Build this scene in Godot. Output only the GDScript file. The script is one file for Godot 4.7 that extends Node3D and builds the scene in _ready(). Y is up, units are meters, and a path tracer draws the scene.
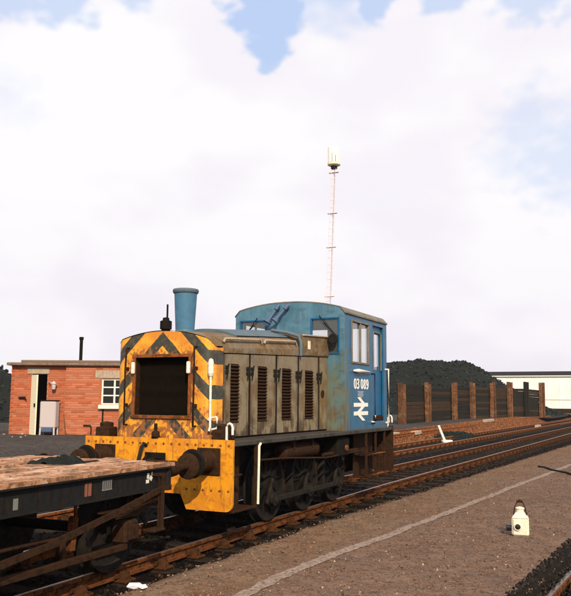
extends Node3D
# A blue diesel shunter with a wasp-striped nose standing on a goods line beside a cinder platform.
# The loco's front beam is z = 0, its track runs along -z, rail top is y = 0.

var M := {}
var rng := RandomNumberGenerator.new()
var used := {}
var nz := FastNoiseLite.new()

func _ready():
	rng.seed = 77
	nz.seed = 5; nz.noise_type = FastNoiseLite.TYPE_SIMPLEX_SMOOTH; nz.frequency = 1.0
	# ---- camera
	var cam := Camera3D.new(); cam.name = "camera"
	cam.position = Vector3(6.369, 1.884, 9.317)
	cam.rotation_order = EULER_ORDER_YXZ
	cam.rotation_degrees = Vector3(7.335, 25.188, 0.439)
	cam.fov = 41.62; cam.near = 0.05; cam.far = 3000.0
	add_child(cam); cam.current = true
	# ---- sky, exposure, haze
	var env := Environment.new()
	env.background_mode = Environment.BG_SKY
	var sky := Sky.new(); var pm := PanoramaSkyMaterial.new()
	pm.panorama = sky_image(); pm.energy_multiplier = 1.02
	sky.sky_material = pm; env.sky = sky
	env.tonemap_mode = Environment.TONE_MAPPER_LINEAR
	env.tonemap_exposure = 1.0
	env.sdfgi_enabled = true; env.ssao_enabled = true; env.ssil_enabled = true
	env.fog_enabled = true; env.fog_density = 0.00022; env.fog_light_color = Color(0.93, 0.93, 1.0)
	var we := WorldEnvironment.new(); we.name = "environment"; we.environment = env; add_child(we)
	# ---- sun, behind the camera to the right
	var sun := DirectionalLight3D.new(); sun.name = "sun"
	sun.light_energy = 1.6; sun.light_angular_distance = 0.5; sun.light_color = Color(1.0, 0.92, 0.79)
	sun.shadow_enabled = true
	add_child(sun); sun.look_at_from_position(Vector3.ZERO, Vector3(-0.49, -0.54, -0.685))
	make_materials()
	build_ground()
	build_platform()
	build_tracks()
	build_loco()
	build_wagon()
	build_hut()
	build_yard()
	build_far()
	build_small()

# ------------------------------------------------------------------ sky
func sky_dir(u, v): # photo pixel -> direction, only used to say where the gaps in the cloud are
	var b := Basis.from_euler(Vector3(deg_to_rad(7.335), deg_to_rad(25.188), deg_to_rad(0.439)), EULER_ORDER_YXZ)
	return (b * Vector3((u - 285.5) / 784.0, -(v - 298.0) / 784.0, -1.0)).normalized()
func sky_image() -> ImageTexture:
	var w := 2048; var h := 1024
	var n1 := FastNoiseLite.new(); n1.seed = 11; n1.noise_type = FastNoiseLite.TYPE_SIMPLEX_SMOOTH; n1.frequency = 2.2; n1.fractal_octaves = 5; n1.fractal_gain = 0.55
	var n2 := FastNoiseLite.new(); n2.seed = 23; n2.noise_type = FastNoiseLite.TYPE_SIMPLEX_SMOOTH; n2.frequency = 5.0; n2.fractal_octaves = 4
	# where open sky shows: place, angular radius, depth of blue, sharpness of the cloud edge
	var gaps := [[270, -10, 0.060, 1.0, 3.5], [266, 14, 0.046, 1.0, 3.5], [268, 44, 0.028, 1.0, 3.5], [271, 60, 0.018, 0.9, 3.5], [4, 2, 0.030, 0.7, 2.5], [62, -16, 0.050, 0.7, 2.5], [140, -22, 0.04, 0.6, 2.5], [375, 2, 0.026, 0.85, 3.0], [445, -8, 0.036, 0.7, 2.5], [530, -22, 0.055, 0.6, 2.5],
		[530, 125, 0.065, 0.40, 1.3], [565, 160, 0.075, 0.45, 1.4], [505, 160, 0.04, 0.3, 1.3], [10, 100, 0.05, 0.2, 1.0]]
	var gd := []
	for g in gaps: gd.append([sky_dir(g[0], g[1]), g[2], g[3], g[4]])
	var data := PackedByteArray(); data.resize(w * h * 3)
	for j in h:
		var th := PI * (j + 0.5) / h
		var y := cos(th); var s := sin(th)
		for i in w:
			var k := (j * w + i) * 3
			if y < -0.06:
				data[k] = 120; data[k + 1] = 108; data[k + 2] = 100
				continue
			var ph := TAU * (i + 0.5) / w
			var d := Vector3(sin(ph) * s, y, -cos(ph) * s)
			var p := Vector3(d.x, d.y * 1.9, d.z)
			var a := n1.get_noise_3dv(p)
			var b := n2.get_noise_3dv(p)
			# how much open blue shows
			var gap := clampf((-(a + 0.25 * b) - 0.34) * 4.0, 0.0, 1.0) * smoothstep(0.2, 0.6, y)
			for g in gd:
				var c: float = (d - g[0]).length() / g[1]
				if c < 1.9:
					gap = maxf(gap, g[2] * clampf((1.0 - c + 0.55 * n2.get_noise_3dv(p * 4.5) + 0.15 * n2.get_noise_3dv(p * 11.0)) * g[3], 0.0, 1.0))
			# cloud body: bright tops and faint lilac undersides
			var sh := clampf(0.5 + 0.9 * n2.get_noise_3dv(p * 0.55 + Vector3(0, 0.09, 3)) , 0.0, 1.0)
			var low := 1.0 - smoothstep(0.0, 0.32, y)
			var grey := clampf(0.07 * low + 0.12 * smoothstep(0.45, 0.85, sh), 0.0, 0.3)
			var col := Color(1.0, 0.992, 1.0).lerp(Color(0.87, 0.82, 0.91), grey * 1.9)
			var blue := Color(0.74, 0.82, 0.96).lerp(Color(0.87, 0.88, 0.98), low)
			col = col.lerp(blue, gap)
			data[k] = int(clampf(col.r, 0, 1) * 255.0); data[k + 1] = int(clampf(col.g, 0, 1) * 255.0); data[k + 2] = int(clampf(col.b, 0, 1) * 255.0)
	return ImageTexture.create_from_image(Image.create_from_data(w, h, false, Image.FORMAT_RGB8, data))

# ------------------------------------------------------------------ node helpers
func numbered(n: String) -> String:
	if not used.has(n):
		used[n] = 0
		return n
	used[n] += 1
	return "%s_%03d" % [n, used[n]]
func thing(called, label, category, group = "", at = Vector3.ZERO, turn = 0.0) -> Node3D:
	var o := Node3D.new(); o.name = numbered(called); add_child(o)
	o.position = at; o.rotation.y = turn
	tag(o, label, category, group)
	return o
func tag(o, label, category, group = ""):
	o.set_meta("label", label); o.set_meta("category", category)
	if group != "": o.set_meta("group", group)
func mesh_node(called, mesh, m, parent) -> MeshInstance3D:
	var o := MeshInstance3D.new()
	o.mesh = mesh
	if m != null: o.material_override = m
	if parent == self:
		o.name = numbered(called); add_child(o)
	else:
		o.name = called; parent.add_child(o, true)
	return o
func T() -> SurfaceTool:
	var st := SurfaceTool.new(); st.begin(Mesh.PRIMITIVE_TRIANGLES); return st
func obj(called, st: SurfaceTool, m, parent) -> MeshInstance3D:
	return mesh_node(called, st.commit(), m, parent)
func struct_(o):
	o.set_meta("kind", "structure"); return o

# ------------------------------------------------------------------ mesh helpers
func tri(st: SurfaceTool, a: Vector3, b: Vector3, c: Vector3, na: Vector3, nb: Vector3, nc: Vector3):
	if (b - a).cross(c - a).dot(na + nb + nc) > 0.0:
		var t := b; b = c; c = t
		t = nb; nb = nc; nc = t
	st.set_normal(na); st.add_vertex(a)
	st.set_normal(nb); st.add_vertex(b)
	st.set_normal(nc); st.add_vertex(c)
func quad(st: SurfaceTool, a, b, c, d, n):
	tri(st, a, b, c, n, n, n); tri(st, a, c, d, n, n, n)
func quad_out(st: SurfaceTool, a: Vector3, b: Vector3, c: Vector3, d: Vector3, ctr: Vector3):
	var n := (b - a).cross(c - a)
	if n.length_squared() < 1e-14: n = (c - a).cross(d - a)
	if n.length_squared() < 1e-14: return
	n = n.normalized()
	if n.dot((a + b + c + d) * 0.25 - ctr) < 0.0: n = -n
	quad(st, a, b, c, d, n)
func hexa(st: SurfaceTool, p: Array): # 0-3 one end ring, 4-7 the other
	var ctr := Vector3.ZERO
	for q in p: ctr += q * 0.125
	quad_out(st, p[0], p[1], p[2], p[3], ctr); quad_out(st, p[4], p[5], p[6], p[7], ctr)
	for i in 4:
		var j := (i + 1) % 4
		quad_out(st, p[i], p[j], p[j + 4], p[i + 4], ctr)
func box(st: SurfaceTool, c: Vector3, size: Vector3, b = 0.0, basis = Basis.IDENTITY):
	var h := size * 0.5
	b = minf(b, minf(h.x, minf(h.y, h.z)) * 0.6)
	var X := Transform3D(basis, c)
	var P := {}
	for sx in [-1, 1]:
		for sy in [-1, 1]:
			for sz in [-1, 1]:
				P[[0, sx, sy, sz]] = X * Vector3(sx * h.x, sy * (h.y - b), sz * (h.z - b))
				P[[1, sx, sy, sz]] = X * Vector3(sx * (h.x - b), sy * h.y, sz * (h.z - b))
				P[[2, sx, sy, sz]] = X * Vector3(sx * (h.x - b), sy * (h.y - b), sz * h.z)
	for s in [-1, 1]:
		quad_out(st, P[[0, s, -1, -1]], P[[0, s, 1, -1]], P[[0, s, 1, 1]], P[[0, s, -1, 1]], c)
		quad_out(st, P[[1, -1, s, -1]], P[[1, 1, s, -1]], P[[1, 1, s, 1]], P[[1, -1, s, 1]], c)
		quad_out(st, P[[2, -1, -1, s]], P[[2, 1, -1, s]], P[[2, 1, 1, s]], P[[2, -1, 1, s]], c)
	if b <= 0.0: return
	for s in [-1, 1]:
		for t in [-1, 1]:
			quad_out(st, P[[0, s, t, -1]], P[[0, s, t, 1]], P[[1, s, t, 1]], P[[1, s, t, -1]], c)
			quad_out(st, P[[0, s, -1, t]], P[[0, s, 1, t]], P[[2, s, 1, t]], P[[2, s, -1, t]], c)
			quad_out(st, P[[1, -1, s, t]], P[[1, 1, s, t]], P[[2, 1, s, t]], P[[2, -1, s, t]], c)
			for r in [-1, 1]:
				quad_out(st, P[[0, s, t, r]], P[[1, s, t, r]], P[[2, s, t, r]], P[[2, s, t, r]], c)
func tube(st: SurfaceTool, pts: Array, r, n: int = 8, caps = true): # r: number or array per point
	var rings := []; var norms := []
	for i in pts.size():
		var d: Vector3
		if i == 0: d = pts[1] - pts[0]
		elif i == pts.size() - 1: d = pts[i] - pts[i - 1]
		else: d = (pts[i] - pts[i - 1]).normalized() + (pts[i + 1] - pts[i]).normalized()
		d = d.normalized()
		var up := Vector3.UP if absf(d.y) < 0.9 else Vector3.RIGHT
		var a := d.cross(up).normalized(); var b := d.cross(a).normalized()
		var rr: float = r[i] if r is Array else r
		var ring := []; var nn := []
		for k in n:
			var t := TAU * k / n
			var o := a * cos(t) + b * sin(t)
			ring.append(pts[i] + o * rr); nn.append(o)
		rings.append(ring); norms.append(nn)
	for i in pts.size() - 1:
		for k in n:
			var l := (k + 1) % n
			tri(st, rings[i][k], rings[i][l], rings[i + 1][l], norms[i][k], norms[i][l], norms[i + 1][l])
			tri(st, rings[i][k], rings[i + 1][l], rings[i + 1][k], norms[i][k], norms[i + 1][l], norms[i + 1][k])
	if caps:
		for e in [0, pts.size() - 1]:
			var d2: Vector3 = (pts[0] - pts[1]) if e == 0 else (pts[e] - pts[e - 1])
			d2 = d2.normalized()
			for k in n:
				tri(st, pts[e], rings[e][k], rings[e][(k + 1) % n], d2, d2, d2)
func lathe(st: SurfaceTool, origin: Vector3, axis: Vector3, prof: Array, n: int = 20): # prof: [along, radius]
	var up := Vector3.UP if absf(axis.y) < 0.9 else Vector3.RIGHT
	var a := axis.cross(up).normalized(); var b := axis.cross(a).normalized()
	for i in prof.size() - 1:
		var p0: Vector2 = Vector2(prof[i][0], prof[i][1]); var p1: Vector2 = Vector2(prof[i + 1][0], prof[i + 1][1])
		var d := p1 - p0
		if d.length() < 1e-6: continue
		var nn := Vector2(-d.y, d.x).normalized() # (along, radial)
		if i == 0 or true:
			if nn.y < 0 or (absf(nn.y) < 1e-6 and false): pass
		for k in n:
			var t0 := TAU * k / n; var t1 := TAU * (k + 1) / n
			var o0 := a * cos(t0) + b * sin(t0); var o1 := a * cos(t1) + b * sin(t1)
			var A := origin + axis * p0.x + o0 * p0.y; var B := origin + axis * p0.x + o1 * p0.y
			var C := origin + axis * p1.x + o1 * p1.y; var D := origin + axis * p1.x + o0 * p1.y
			var n0 := axis * nn.x + o0 * nn.y; var n1 := axis * nn.x + o1 * nn.y
			tri(st, A, B, C, n0, n1, n1)
			tri(st, A, C, D, n0, n1, n0)
func wall(st: SurfaceTool, xf: Transform3D, xs: Array, ybot: float, top: Callable, holes: Array, th: float):
	# an upright plate in the local x-y plane, z from -th to 0, with rectangular openings [x0, y0, x1, y1]
	var cuts := xs.duplicate()
	for h in holes:
		cuts.append(h[0]); cuts.append(h[2])
	cuts.sort()
	for i in cuts.size() - 1:
		var a: float = cuts[i]; var b: float = cuts[i + 1]
		if b - a < 1e-5: continue
		var mid := (a + b) * 0.5
		var segs := [] ; var lo := ybot
		var hs := []
		for h in holes:
			if mid > h[0] and mid < h[2]: hs.append(h)
		hs.sort_custom(func(p, q): return p[1] < q[1])
		for h in hs:
			if h[1] > lo + 1e-4: segs.append([lo, h[1], lo, h[1]])
			lo = h[3]
		var ta: float = top.call(a); var tb: float = top.call(b)
		segs.append([lo, ta, lo, tb])
		for s in segs:
			hexa(st, [xf * Vector3(a, s[0], 0), xf * Vector3(b, s[2], 0), xf * Vector3(b, s[3], 0), xf * Vector3(a, s[1], 0),
				xf * Vector3(a, s[0], -th), xf * Vector3(b, s[2], -th), xf * Vector3(b, s[3], -th), xf * Vector3(a, s[1], -th)])
func poly_prism(st: SurfaceTool, xf: Transform3D, pts: PackedVector2Array, th: float): # polygon in local x-y, z from 0 to -th
	var ix := Geometry2D.triangulate_polygon(pts)
	var nf := xf.basis.z.normalized()
	for i in range(0, ix.size(), 3):
		var q := []
		for k in 3: q.append(pts[ix[i + k]])
		tri(st, xf * Vector3(q[0].x, q[0].y, 0), xf * Vector3(q[1].x, q[1].y, 0), xf * Vector3(q[2].x, q[2].y, 0), nf, nf, nf)
		tri(st, xf * Vector3(q[0].x, q[0].y, -th), xf * Vector3(q[1].x, q[1].y, -th), xf * Vector3(q[2].x, q[2].y, -th), -nf, -nf, -nf)
	var cw := Geometry2D.is_polygon_clockwise(pts)
	for i in pts.size():
		var p: Vector2 = pts[i]; var r: Vector2 = pts[(i + 1) % pts.size()]
		var d := (r - p).normalized()
		var n2 := Vector2(-d.y, d.x) if cw else Vector2(d.y, -d.x)
		var n := (xf.basis * Vector3(n2.x, n2.y, 0)).normalized()
		quad(st, xf * Vector3(p.x, p.y, 0), xf * Vector3(r.x, r.y, 0), xf * Vector3(r.x, r.y, -th), xf * Vector3(p.x, p.y, -th), n)
func sheet(st: SurfaceTool, g: Array, outward: Vector3): # grid of points, smooth normals on the side of outward
	var R := g.size(); var Cn: int = g[0].size()
	var N := []
	for i in R:
		var row := []
		for j in Cn:
			var du: Vector3 = g[i][mini(j + 1, Cn - 1)] - g[i][maxi(j - 1, 0)]
			var dv: Vector3 = g[mini(i + 1, R - 1)][j] - g[maxi(i - 1, 0)][j]
			var n := du.cross(dv).normalized()
			if n.dot(outward) < 0.0: n = -n
			row.append(n)
		N.append(row)
	for i in R - 1:
		for j in Cn - 1:
			tri(st, g[i][j], g[i][j + 1], g[i + 1][j + 1], N[i][j], N[i][j + 1], N[i + 1][j + 1])
			tri(st, g[i][j], g[i + 1][j + 1], g[i + 1][j], N[i][j], N[i + 1][j + 1], N[i + 1][j])
func lump_mesh(r: float, seed_: int, sub = 1) -> ArrayMesh: # an angular stone
	var st := T(); var lr := RandomNumberGenerator.new(); lr.seed = seed_
	var ph := (1.0 + sqrt(5.0)) / 2.0
	var v := []
	for s in [[-1, ph, 0], [1, ph, 0], [-1, -ph, 0], [1, -ph, 0], [0, -1, ph], [0, 1, ph], [0, -1, -ph], [0, 1, -ph], [ph, 0, -1], [ph, 0, 1], [-ph, 0, -1], [-ph, 0, 1]]:
		v.append(Vector3(s[0], s[1], s[2]).normalized() * r * lr.randf_range(0.65, 1.15) * Vector3(1.0, 0.7, 0.9))
	for f in [[0, 11, 5], [0, 5, 1], [0, 1, 7], [0, 7, 10], [0, 10, 11], [1, 5, 9], [5, 11, 4], [11, 10, 2], [10, 7, 6], [7, 1, 8], [3, 9, 4], [3, 4, 2], [3, 2, 6], [3, 6, 8], [3, 8, 9], [4, 9, 5], [2, 4, 11], [6, 2, 10], [8, 6, 7], [9, 8, 1]]:
		var n: Vector3 = (v[f[0]] + v[f[1]] + v[f[2]]).normalized()
		var g: Vector3 = (v[f[1]] - v[f[0]]).cross(v[f[2]] - v[f[0]]).normalized()
		if g.dot(n) < 0: g = -g
		tri(st, v[f[0]], v[f[1]], v[f[2]], g, g, g)
	return st.commit()
func multi(called, mesh, m, xfs: Array, parent, cols = null) -> MultiMeshInstance3D:
	var mm := MultiMesh.new(); mm.transform_format = MultiMesh.TRANSFORM_3D
	if cols != null: mm.use_colors = true
	mm.mesh = mesh; mm.instance_count = xfs.size()
	for i in xfs.size():
		mm.set_instance_transform(i, xfs[i])
		if cols != null: mm.set_instance_color(i, cols[i])
	var o := MultiMeshInstance3D.new(); o.multimesh = mm; o.material_override = m
	if parent == self:
		o.name = numbered(called); add_child(o)
	else:
		o.name = called; parent.add_child(o, true)
	o.set_meta("kind", "stuff")
	return o
func rot_any(s) -> Basis:
	return Basis.from_euler(Vector3(rng.randf() * TAU, rng.randf() * TAU, rng.randf() * TAU)).scaled(Vector3.ONE * s)

# ------------------------------------------------------------------ materials
var NB := {}
func noise_bytes(kind: String) -> PackedByteArray: # 512 x 512, 0..255
	if NB.has(kind): return NB[kind]
	var n := FastNoiseLite.new(); n.noise_type = FastNoiseLite.TYPE_SIMPLEX_SMOOTH
	n.seed = kind.hash() % 1000
	var im: Image
	if kind.begins_with("fine"):
		n.frequency = 0.11; n.fractal_octaves = 4; im = n.get_seamless_image(512, 512)
	elif kind.begins_with("mid"):
		n.frequency = 0.022; n.fractal_octaves = 5; n.fractal_gain = 0.6; im = n.get_seamless_image(512, 512)
	elif kind.begins_with("coarse"):
		n.frequency = 0.008; n.fractal_octaves = 6; n.fractal_gain = 0.6; im = n.get_seamless_image(512, 512)
	elif kind.begins_with("streak"):
		n.frequency = 0.035; n.fractal_octaves = 4; n.fractal_gain = 0.6; im = n.get_seamless_image(512, 48); im.resize(512, 512, Image.INTERPOLATE_CUBIC)
	elif kind.begins_with("grain"):
		n.frequency = 0.05; n.fractal_octaves = 4; im = n.get_seamless_image(32, 512); im.resize(512, 512, Image.INTERPOLATE_CUBIC)
	else:
		n.noise_type = FastNoiseLite.TYPE_CELLULAR; n.frequency = 0.09; n.fractal_octaves = 2
		n.cellular_return_type = FastNoiseLite.RETURN_CELL_VALUE; im = n.get_seamless_image(512, 512)
	im.convert(Image.FORMAT_L8)
	NB[kind] = im.get_data()
	return NB[kind]
func lin(c: Array) -> Color: return Color(c[0], c[1], c[2]).linear_to_srgb()
func tex(base: Array, layers: Array) -> ImageTexture: # layers: [noise kind, from, to, colour, amount]; colours are linear
	var out := PackedByteArray(); out.resize(512 * 512 * 3)
	var bc := lin(base)
	var L := []
	for l in layers:
		var lut := PackedFloat32Array(); lut.resize(256)
		for i in 256: lut[i] = smoothstep(l[1], l[2], i / 255.0) * l[4]
		var c := lin(l[3])
		L.append([noise_bytes(l[0]), lut, c.r, c.g, c.b])
	for i in 512 * 512:
		var r := bc.r; var g := bc.g; var b := bc.b
		for l in L:
			var w: float = l[1][l[0][i]]
			r += (l[2] - r) * w; g += (l[3] - g) * w; b += (l[4] - b) * w
		out[i * 3] = int(r * 255.0); out[i * 3 + 1] = int(g * 255.0); out[i * 3 + 2] = int(b * 255.0)
	return ImageTexture.create_from_image(Image.create_from_data(512, 512, false, Image.FORMAT_RGB8, out))
func normal_tex(kind: String, strength: float) -> ImageTexture:
	var im := Image.create_from_data(512, 512, false, Image.FORMAT_L8, noise_bytes(kind))
	im.convert(Image.FORMAT_RGBA8); im.bump_map_to_normal_map(strength)
	return ImageTexture.create_from_image(im)
func mat(called: String, texture, rough: float, scale: float, metal = 0.0, nt = null, nscale = 1.0) -> StandardMaterial3D:
	var m := StandardMaterial3D.new(); m.resource_name = called
	m.albedo_texture = texture; m.roughness = rough; m.metallic = metal; m.metallic_specular = 0.35 if rough < 0.56 else 0.12
	m.uv1_triplanar = true; m.uv1_world_triplanar = true; m.uv1_scale = Vector3.ONE * scale
	if nt != null:
		m.normal_enabled = true; m.normal_texture = nt; m.normal_scale = nscale
	M[called] = m
	return m
func plain(called: String, c: Array, rough: float, metal = 0.0) -> StandardMaterial3D:
	var m := StandardMaterial3D.new(); m.resource_name = called
	m.albedo_color = lin(c); m.roughness = rough; m.metallic = metal
	if rough > 0.56: m.metallic_specular = 0.12
	M[called] = m
	return m
func make_materials():
	var nf := normal_tex("fine", 6.0); var nm := normal_tex("mid", 5.0)
	var rustc := [0.12, 0.042, 0.015]
	mat("yellow", tex([0.70, 0.29, 0.014], [["coarse", 0.40, 0.72, [0.55, 0.205, 0.016], 0.8], ["mid", 0.54, 0.78, [0.40, 0.14, 0.02], 0.7], ["streak", 0.6, 0.85, [0.24, 0.095, 0.024], 0.5], ["fine", 0.76, 0.86, [0.16, 0.065, 0.02], 0.5]]), 0.5, 0.6, 0.0, nm, 0.2)
	mat("grey_panel", tex([0.235, 0.215, 0.185], [["coarse", 0.35, 0.7, [0.165, 0.14, 0.105], 0.8], ["mid", 0.52, 0.78, [0.145, 0.092, 0.052], 0.75], ["coarse2", 0.5, 0.75, [0.26, 0.26, 0.26], 0.6], ["streak2", 0.55, 0.85, [0.09, 0.065, 0.045], 0.5], ["fine", 0.7, 0.82, [0.1, 0.06, 0.035], 0.4]]), 0.55, 0.45, 0.0, nm, 0.15)
	mat("band", tex([0.19, 0.135, 0.08], [["coarse", 0.4, 0.7, [0.13, 0.085, 0.045], 0.8], ["mid", 0.5, 0.75, [0.10, 0.058, 0.028], 0.7], ["coarse2", 0.55, 0.75, [0.21, 0.20, 0.18], 0.6], ["streak2", 0.6, 0.85, [0.07, 0.045, 0.025], 0.45]]), 0.6, 0.5, 0.0, nm, 0.2)
	mat("blue", tex([0.055, 0.165, 0.285], [["coarse", 0.4, 0.75, [0.042, 0.13, 0.23], 0.8], ["mid", 0.6, 0.8, [0.09, 0.16, 0.21], 0.6], ["streak", 0.66, 0.85, [0.08, 0.10, 0.10], 0.4], ["fine", 0.75, 0.84, [0.1, 0.09, 0.08], 0.4]]), 0.5, 0.6, 0.0, nm, 0.15)
	mat("blue_dull", tex([0.10, 0.145, 0.185], [["coarse", 0.4, 0.75, [0.075, 0.115, 0.15], 0.8], ["mid", 0.55, 0.78, [0.11, 0.095, 0.07], 0.7]]), 0.6, 0.6, 0.0, nm, 0.2)
	mat("blue_side", tex([0.008, 0.098, 0.235], [["coarse", 0.4, 0.75, [0.007, 0.078, 0.19], 0.8], ["streak", 0.66, 0.85, [0.03, 0.07, 0.10], 0.5], ["fine", 0.76, 0.84, [0.05, 0.055, 0.055], 0.4]]), 0.42, 0.6, 0.0, nm, 0.15)
	mat("roof_grey", tex([0.19, 0.18, 0.16], [["coarse", 0.4, 0.7, [0.13, 0.12, 0.105], 0.8], ["mid", 0.6, 0.75, [0.15, 0.095, 0.06], 0.6]]), 0.7, 0.5)
	mat("grime", tex([0.0105, 0.010, 0.009], [["mid", 0.5, 0.75, [0.02, 0.013, 0.008], 0.8], ["coarse", 0.5, 0.75, [0.007, 0.007, 0.0065], 0.8], ["fine", 0.74, 0.82, [0.038, 0.017, 0.009], 0.5]]), 0.6, 0.9, 0.0, nm, 0.4)
	mat("grime_brown", tex([0.036, 0.019, 0.011], [["mid", 0.45, 0.7, [0.019, 0.012, 0.008], 0.85], ["fine", 0.65, 0.78, [0.068, 0.027, 0.012], 0.6]]), 0.75, 0.9, 0.0, nm, 0.4)
	mat("running_plate", tex([0.055, 0.052, 0.048], [["coarse", 0.4, 0.7, [0.035, 0.032, 0.029], 0.8], ["mid", 0.6, 0.75, [0.09, 0.066, 0.046], 0.7]]), 0.6, 0.8, 0.0, nm, 0.3)
	mat("rust", tex(rustc, [["mid", 0.4, 0.7, [0.20, 0.07, 0.022], 0.8], ["fine", 0.6, 0.78, [0.05, 0.022, 0.012], 0.8], ["coarse", 0.52, 0.66, [0.04, 0.02, 0.012], 0.85]]), 0.85, 1.4, 0.0, nf, 0.5)
	mat("rust_bright", tex([0.25, 0.085, 0.026], [["mid", 0.4, 0.7, [0.17, 0.056, 0.018], 0.8], ["fine", 0.6, 0.78, [0.085, 0.033, 0.014], 0.7], ["coarse", 0.55, 0.7, [0.06, 0.028, 0.016], 0.7]]), 0.85, 1.4, 0.0, nf, 0.5)
	mat("steel", tex([0.25, 0.23, 0.22], [["mid", 0.48, 0.7, [0.14, 0.08, 0.05], 0.85]]), 0.36, 1.0, 0.7)
	mat("wheel_steel", tex([0.020, 0.018, 0.017], [["mid", 0.45, 0.7, [0.012, 0.010, 0.009], 0.8], ["coarse", 0.5, 0.7, [0.032, 0.025, 0.02], 0.6]]), 0.6, 1.0, 0.0)
	mat("white", tex([0.74, 0.71, 0.66], [["mid", 0.55, 0.78, [0.5, 0.42, 0.33], 0.7], ["fine", 0.72, 0.8, [0.3, 0.17, 0.1], 0.6]]), 0.5, 1.2)
	mat("cream", tex([0.78, 0.72, 0.55], [["mid", 0.55, 0.78, [0.6, 0.5, 0.33], 0.7]]), 0.55, 1.0)
	mat("wood_deck", tex([0.50, 0.315, 0.22], [["grain", 0.42, 0.62, [0.38, 0.21, 0.135], 0.8], ["coarse", 0.5, 0.72, [0.58, 0.42, 0.32], 0.8], ["mid", 0.56, 0.74, [0.30, 0.125, 0.06], 0.85], ["grain2", 0.55, 0.8, [0.2, 0.10, 0.055], 0.6], ["coarse2", 0.55, 0.85, [0.14, 0.085, 0.055], 0.6], ["fine", 0.66, 0.8, [0.22, 0.12, 0.07], 0.5]]), 0.85, 0.6, 0.0, nm, 0.5)
	mat("wood_deck_dark", tex([0.40, 0.22, 0.135], [["grain", 0.42, 0.62, [0.28, 0.135, 0.075], 0.8], ["coarse", 0.5, 0.72, [0.50, 0.33, 0.23], 0.8], ["mid", 0.52, 0.72, [0.15, 0.07, 0.037], 0.85], ["coarse2", 0.5, 0.8, [0.09, 0.055, 0.038], 0.65], ["fine", 0.66, 0.8, [0.12, 0.06, 0.035], 0.5]]), 0.85, 0.6, 0.0, nm, 0.5)
	mat("solebar", tex([0.015, 0.016, 0.018], [["mid", 0.55, 0.75, [0.03, 0.018, 0.011], 0.8], ["streak", 0.6, 0.8, [0.009, 0.0085, 0.008], 0.6], ["fine", 0.75, 0.82, [0.07, 0.03, 0.014], 0.5]]), 0.6, 0.8, 0.0, nm, 0.4)
	mat("sleeper", tex([0.026, 0.020, 0.016], [["grain", 0.5, 0.7, [0.014, 0.011, 0.009], 0.8], ["mid", 0.55, 0.75, [0.042, 0.025, 0.015], 0.7]]), 0.9, 1.0, 0.0, nf, 0.5)
	var bl := [["mid", 0.5, 0.75, [0.40, 0.13, 0.065], 0.6], ["fine", 0.62, 0.78, [0.2, 0.07, 0.04], 0.7]]
	mat("brick_a", tex([0.43, 0.125, 0.062], bl), 0.88, 1.5, 0.0, nf, 0.4)
	mat("brick_b", tex([0.35, 0.095, 0.045], bl), 0.88, 1.5, 0.0, nf, 0.4)
	mat("brick_c", tex([0.48, 0.175, 0.105], bl), 0.88, 1.5, 0.0, nf, 0.4)
	mat("mortar", tex([0.42, 0.24, 0.17], [["fine", 0.5, 0.75, [0.28, 0.16, 0.11], 0.8]]), 0.95, 1.2)
	mat("concrete", tex([0.40, 0.325, 0.25], [["mid", 0.5, 0.75, [0.29, 0.225, 0.165], 0.8], ["streak", 0.64, 0.8, [0.18, 0.135, 0.10], 0.5]]), 0.9, 0.8, 0.0, nf, 0.4)
	mat("roof_slab", tex([0.18, 0.13, 0.095], [["mid", 0.5, 0.75, [0.12, 0.085, 0.06], 0.8], ["coarse", 0.5, 0.7, [0.23, 0.18, 0.14], 0.7]]), 0.9, 0.8, 0.0, nf, 0.4)
	mat("roof_felt", tex([0.16, 0.11, 0.09], [["mid", 0.5, 0.75, [0.24, 0.13, 0.09], 0.8]]), 0.95, 0.7)
	mat("coal", tex([0.013, 0.0165, 0.0155], [["mid", 0.5, 0.75, [0.022, 0.026, 0.023], 0.7], ["fine", 0.6, 0.75, [0.007, 0.008, 0.008], 0.8]]), 0.65, 0.6, 0.0, nf, 0.8)
	mat("post_wood", tex([0.20, 0.085, 0.038], [["streak", 0.48, 0.7, [0.085, 0.04, 0.02], 0.85], ["coarse", 0.5, 0.7, [0.27, 0.155, 0.09], 0.75], ["mid", 0.5, 0.7, [0.055, 0.03, 0.018], 0.75], ["fine", 0.65, 0.78, [0.05, 0.026, 0.015], 0.7]]), 0.9, 0.35, 0.0, nf, 0.5)
	mat("post_wood_dark", tex([0.11, 0.052, 0.026], [["streak", 0.48, 0.7, [0.055, 0.028, 0.016], 0.85], ["coarse", 0.5, 0.7, [0.18, 0.10, 0.058], 0.75], ["fine", 0.65, 0.78, [0.035, 0.02, 0.012], 0.7]]), 0.9, 0.35, 0.0, nf, 0.5)
	mat("plank_dark", tex([0.022, 0.021, 0.018], [["grain", 0.5, 0.7, [0.012, 0.0115, 0.010], 0.8], ["mid", 0.6, 0.75, [0.045, 0.028, 0.018], 0.6]]), 0.9, 0.5)
	mat("plank_brown", tex([0.055, 0.034, 0.021], [["grain", 0.5, 0.7, [0.028, 0.02, 0.014], 0.8], ["mid", 0.55, 0.75, [0.02, 0.018, 0.015], 0.8]]), 0.9, 0.5)
	mat("shed_white", tex([0.84, 0.83, 0.81], [["coarse", 0.5, 0.75, [0.78, 0.76, 0.72], 0.8], ["streak", 0.68, 0.85, [0.68, 0.64, 0.58], 0.4]]), 0.8, 0.1)
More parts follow.
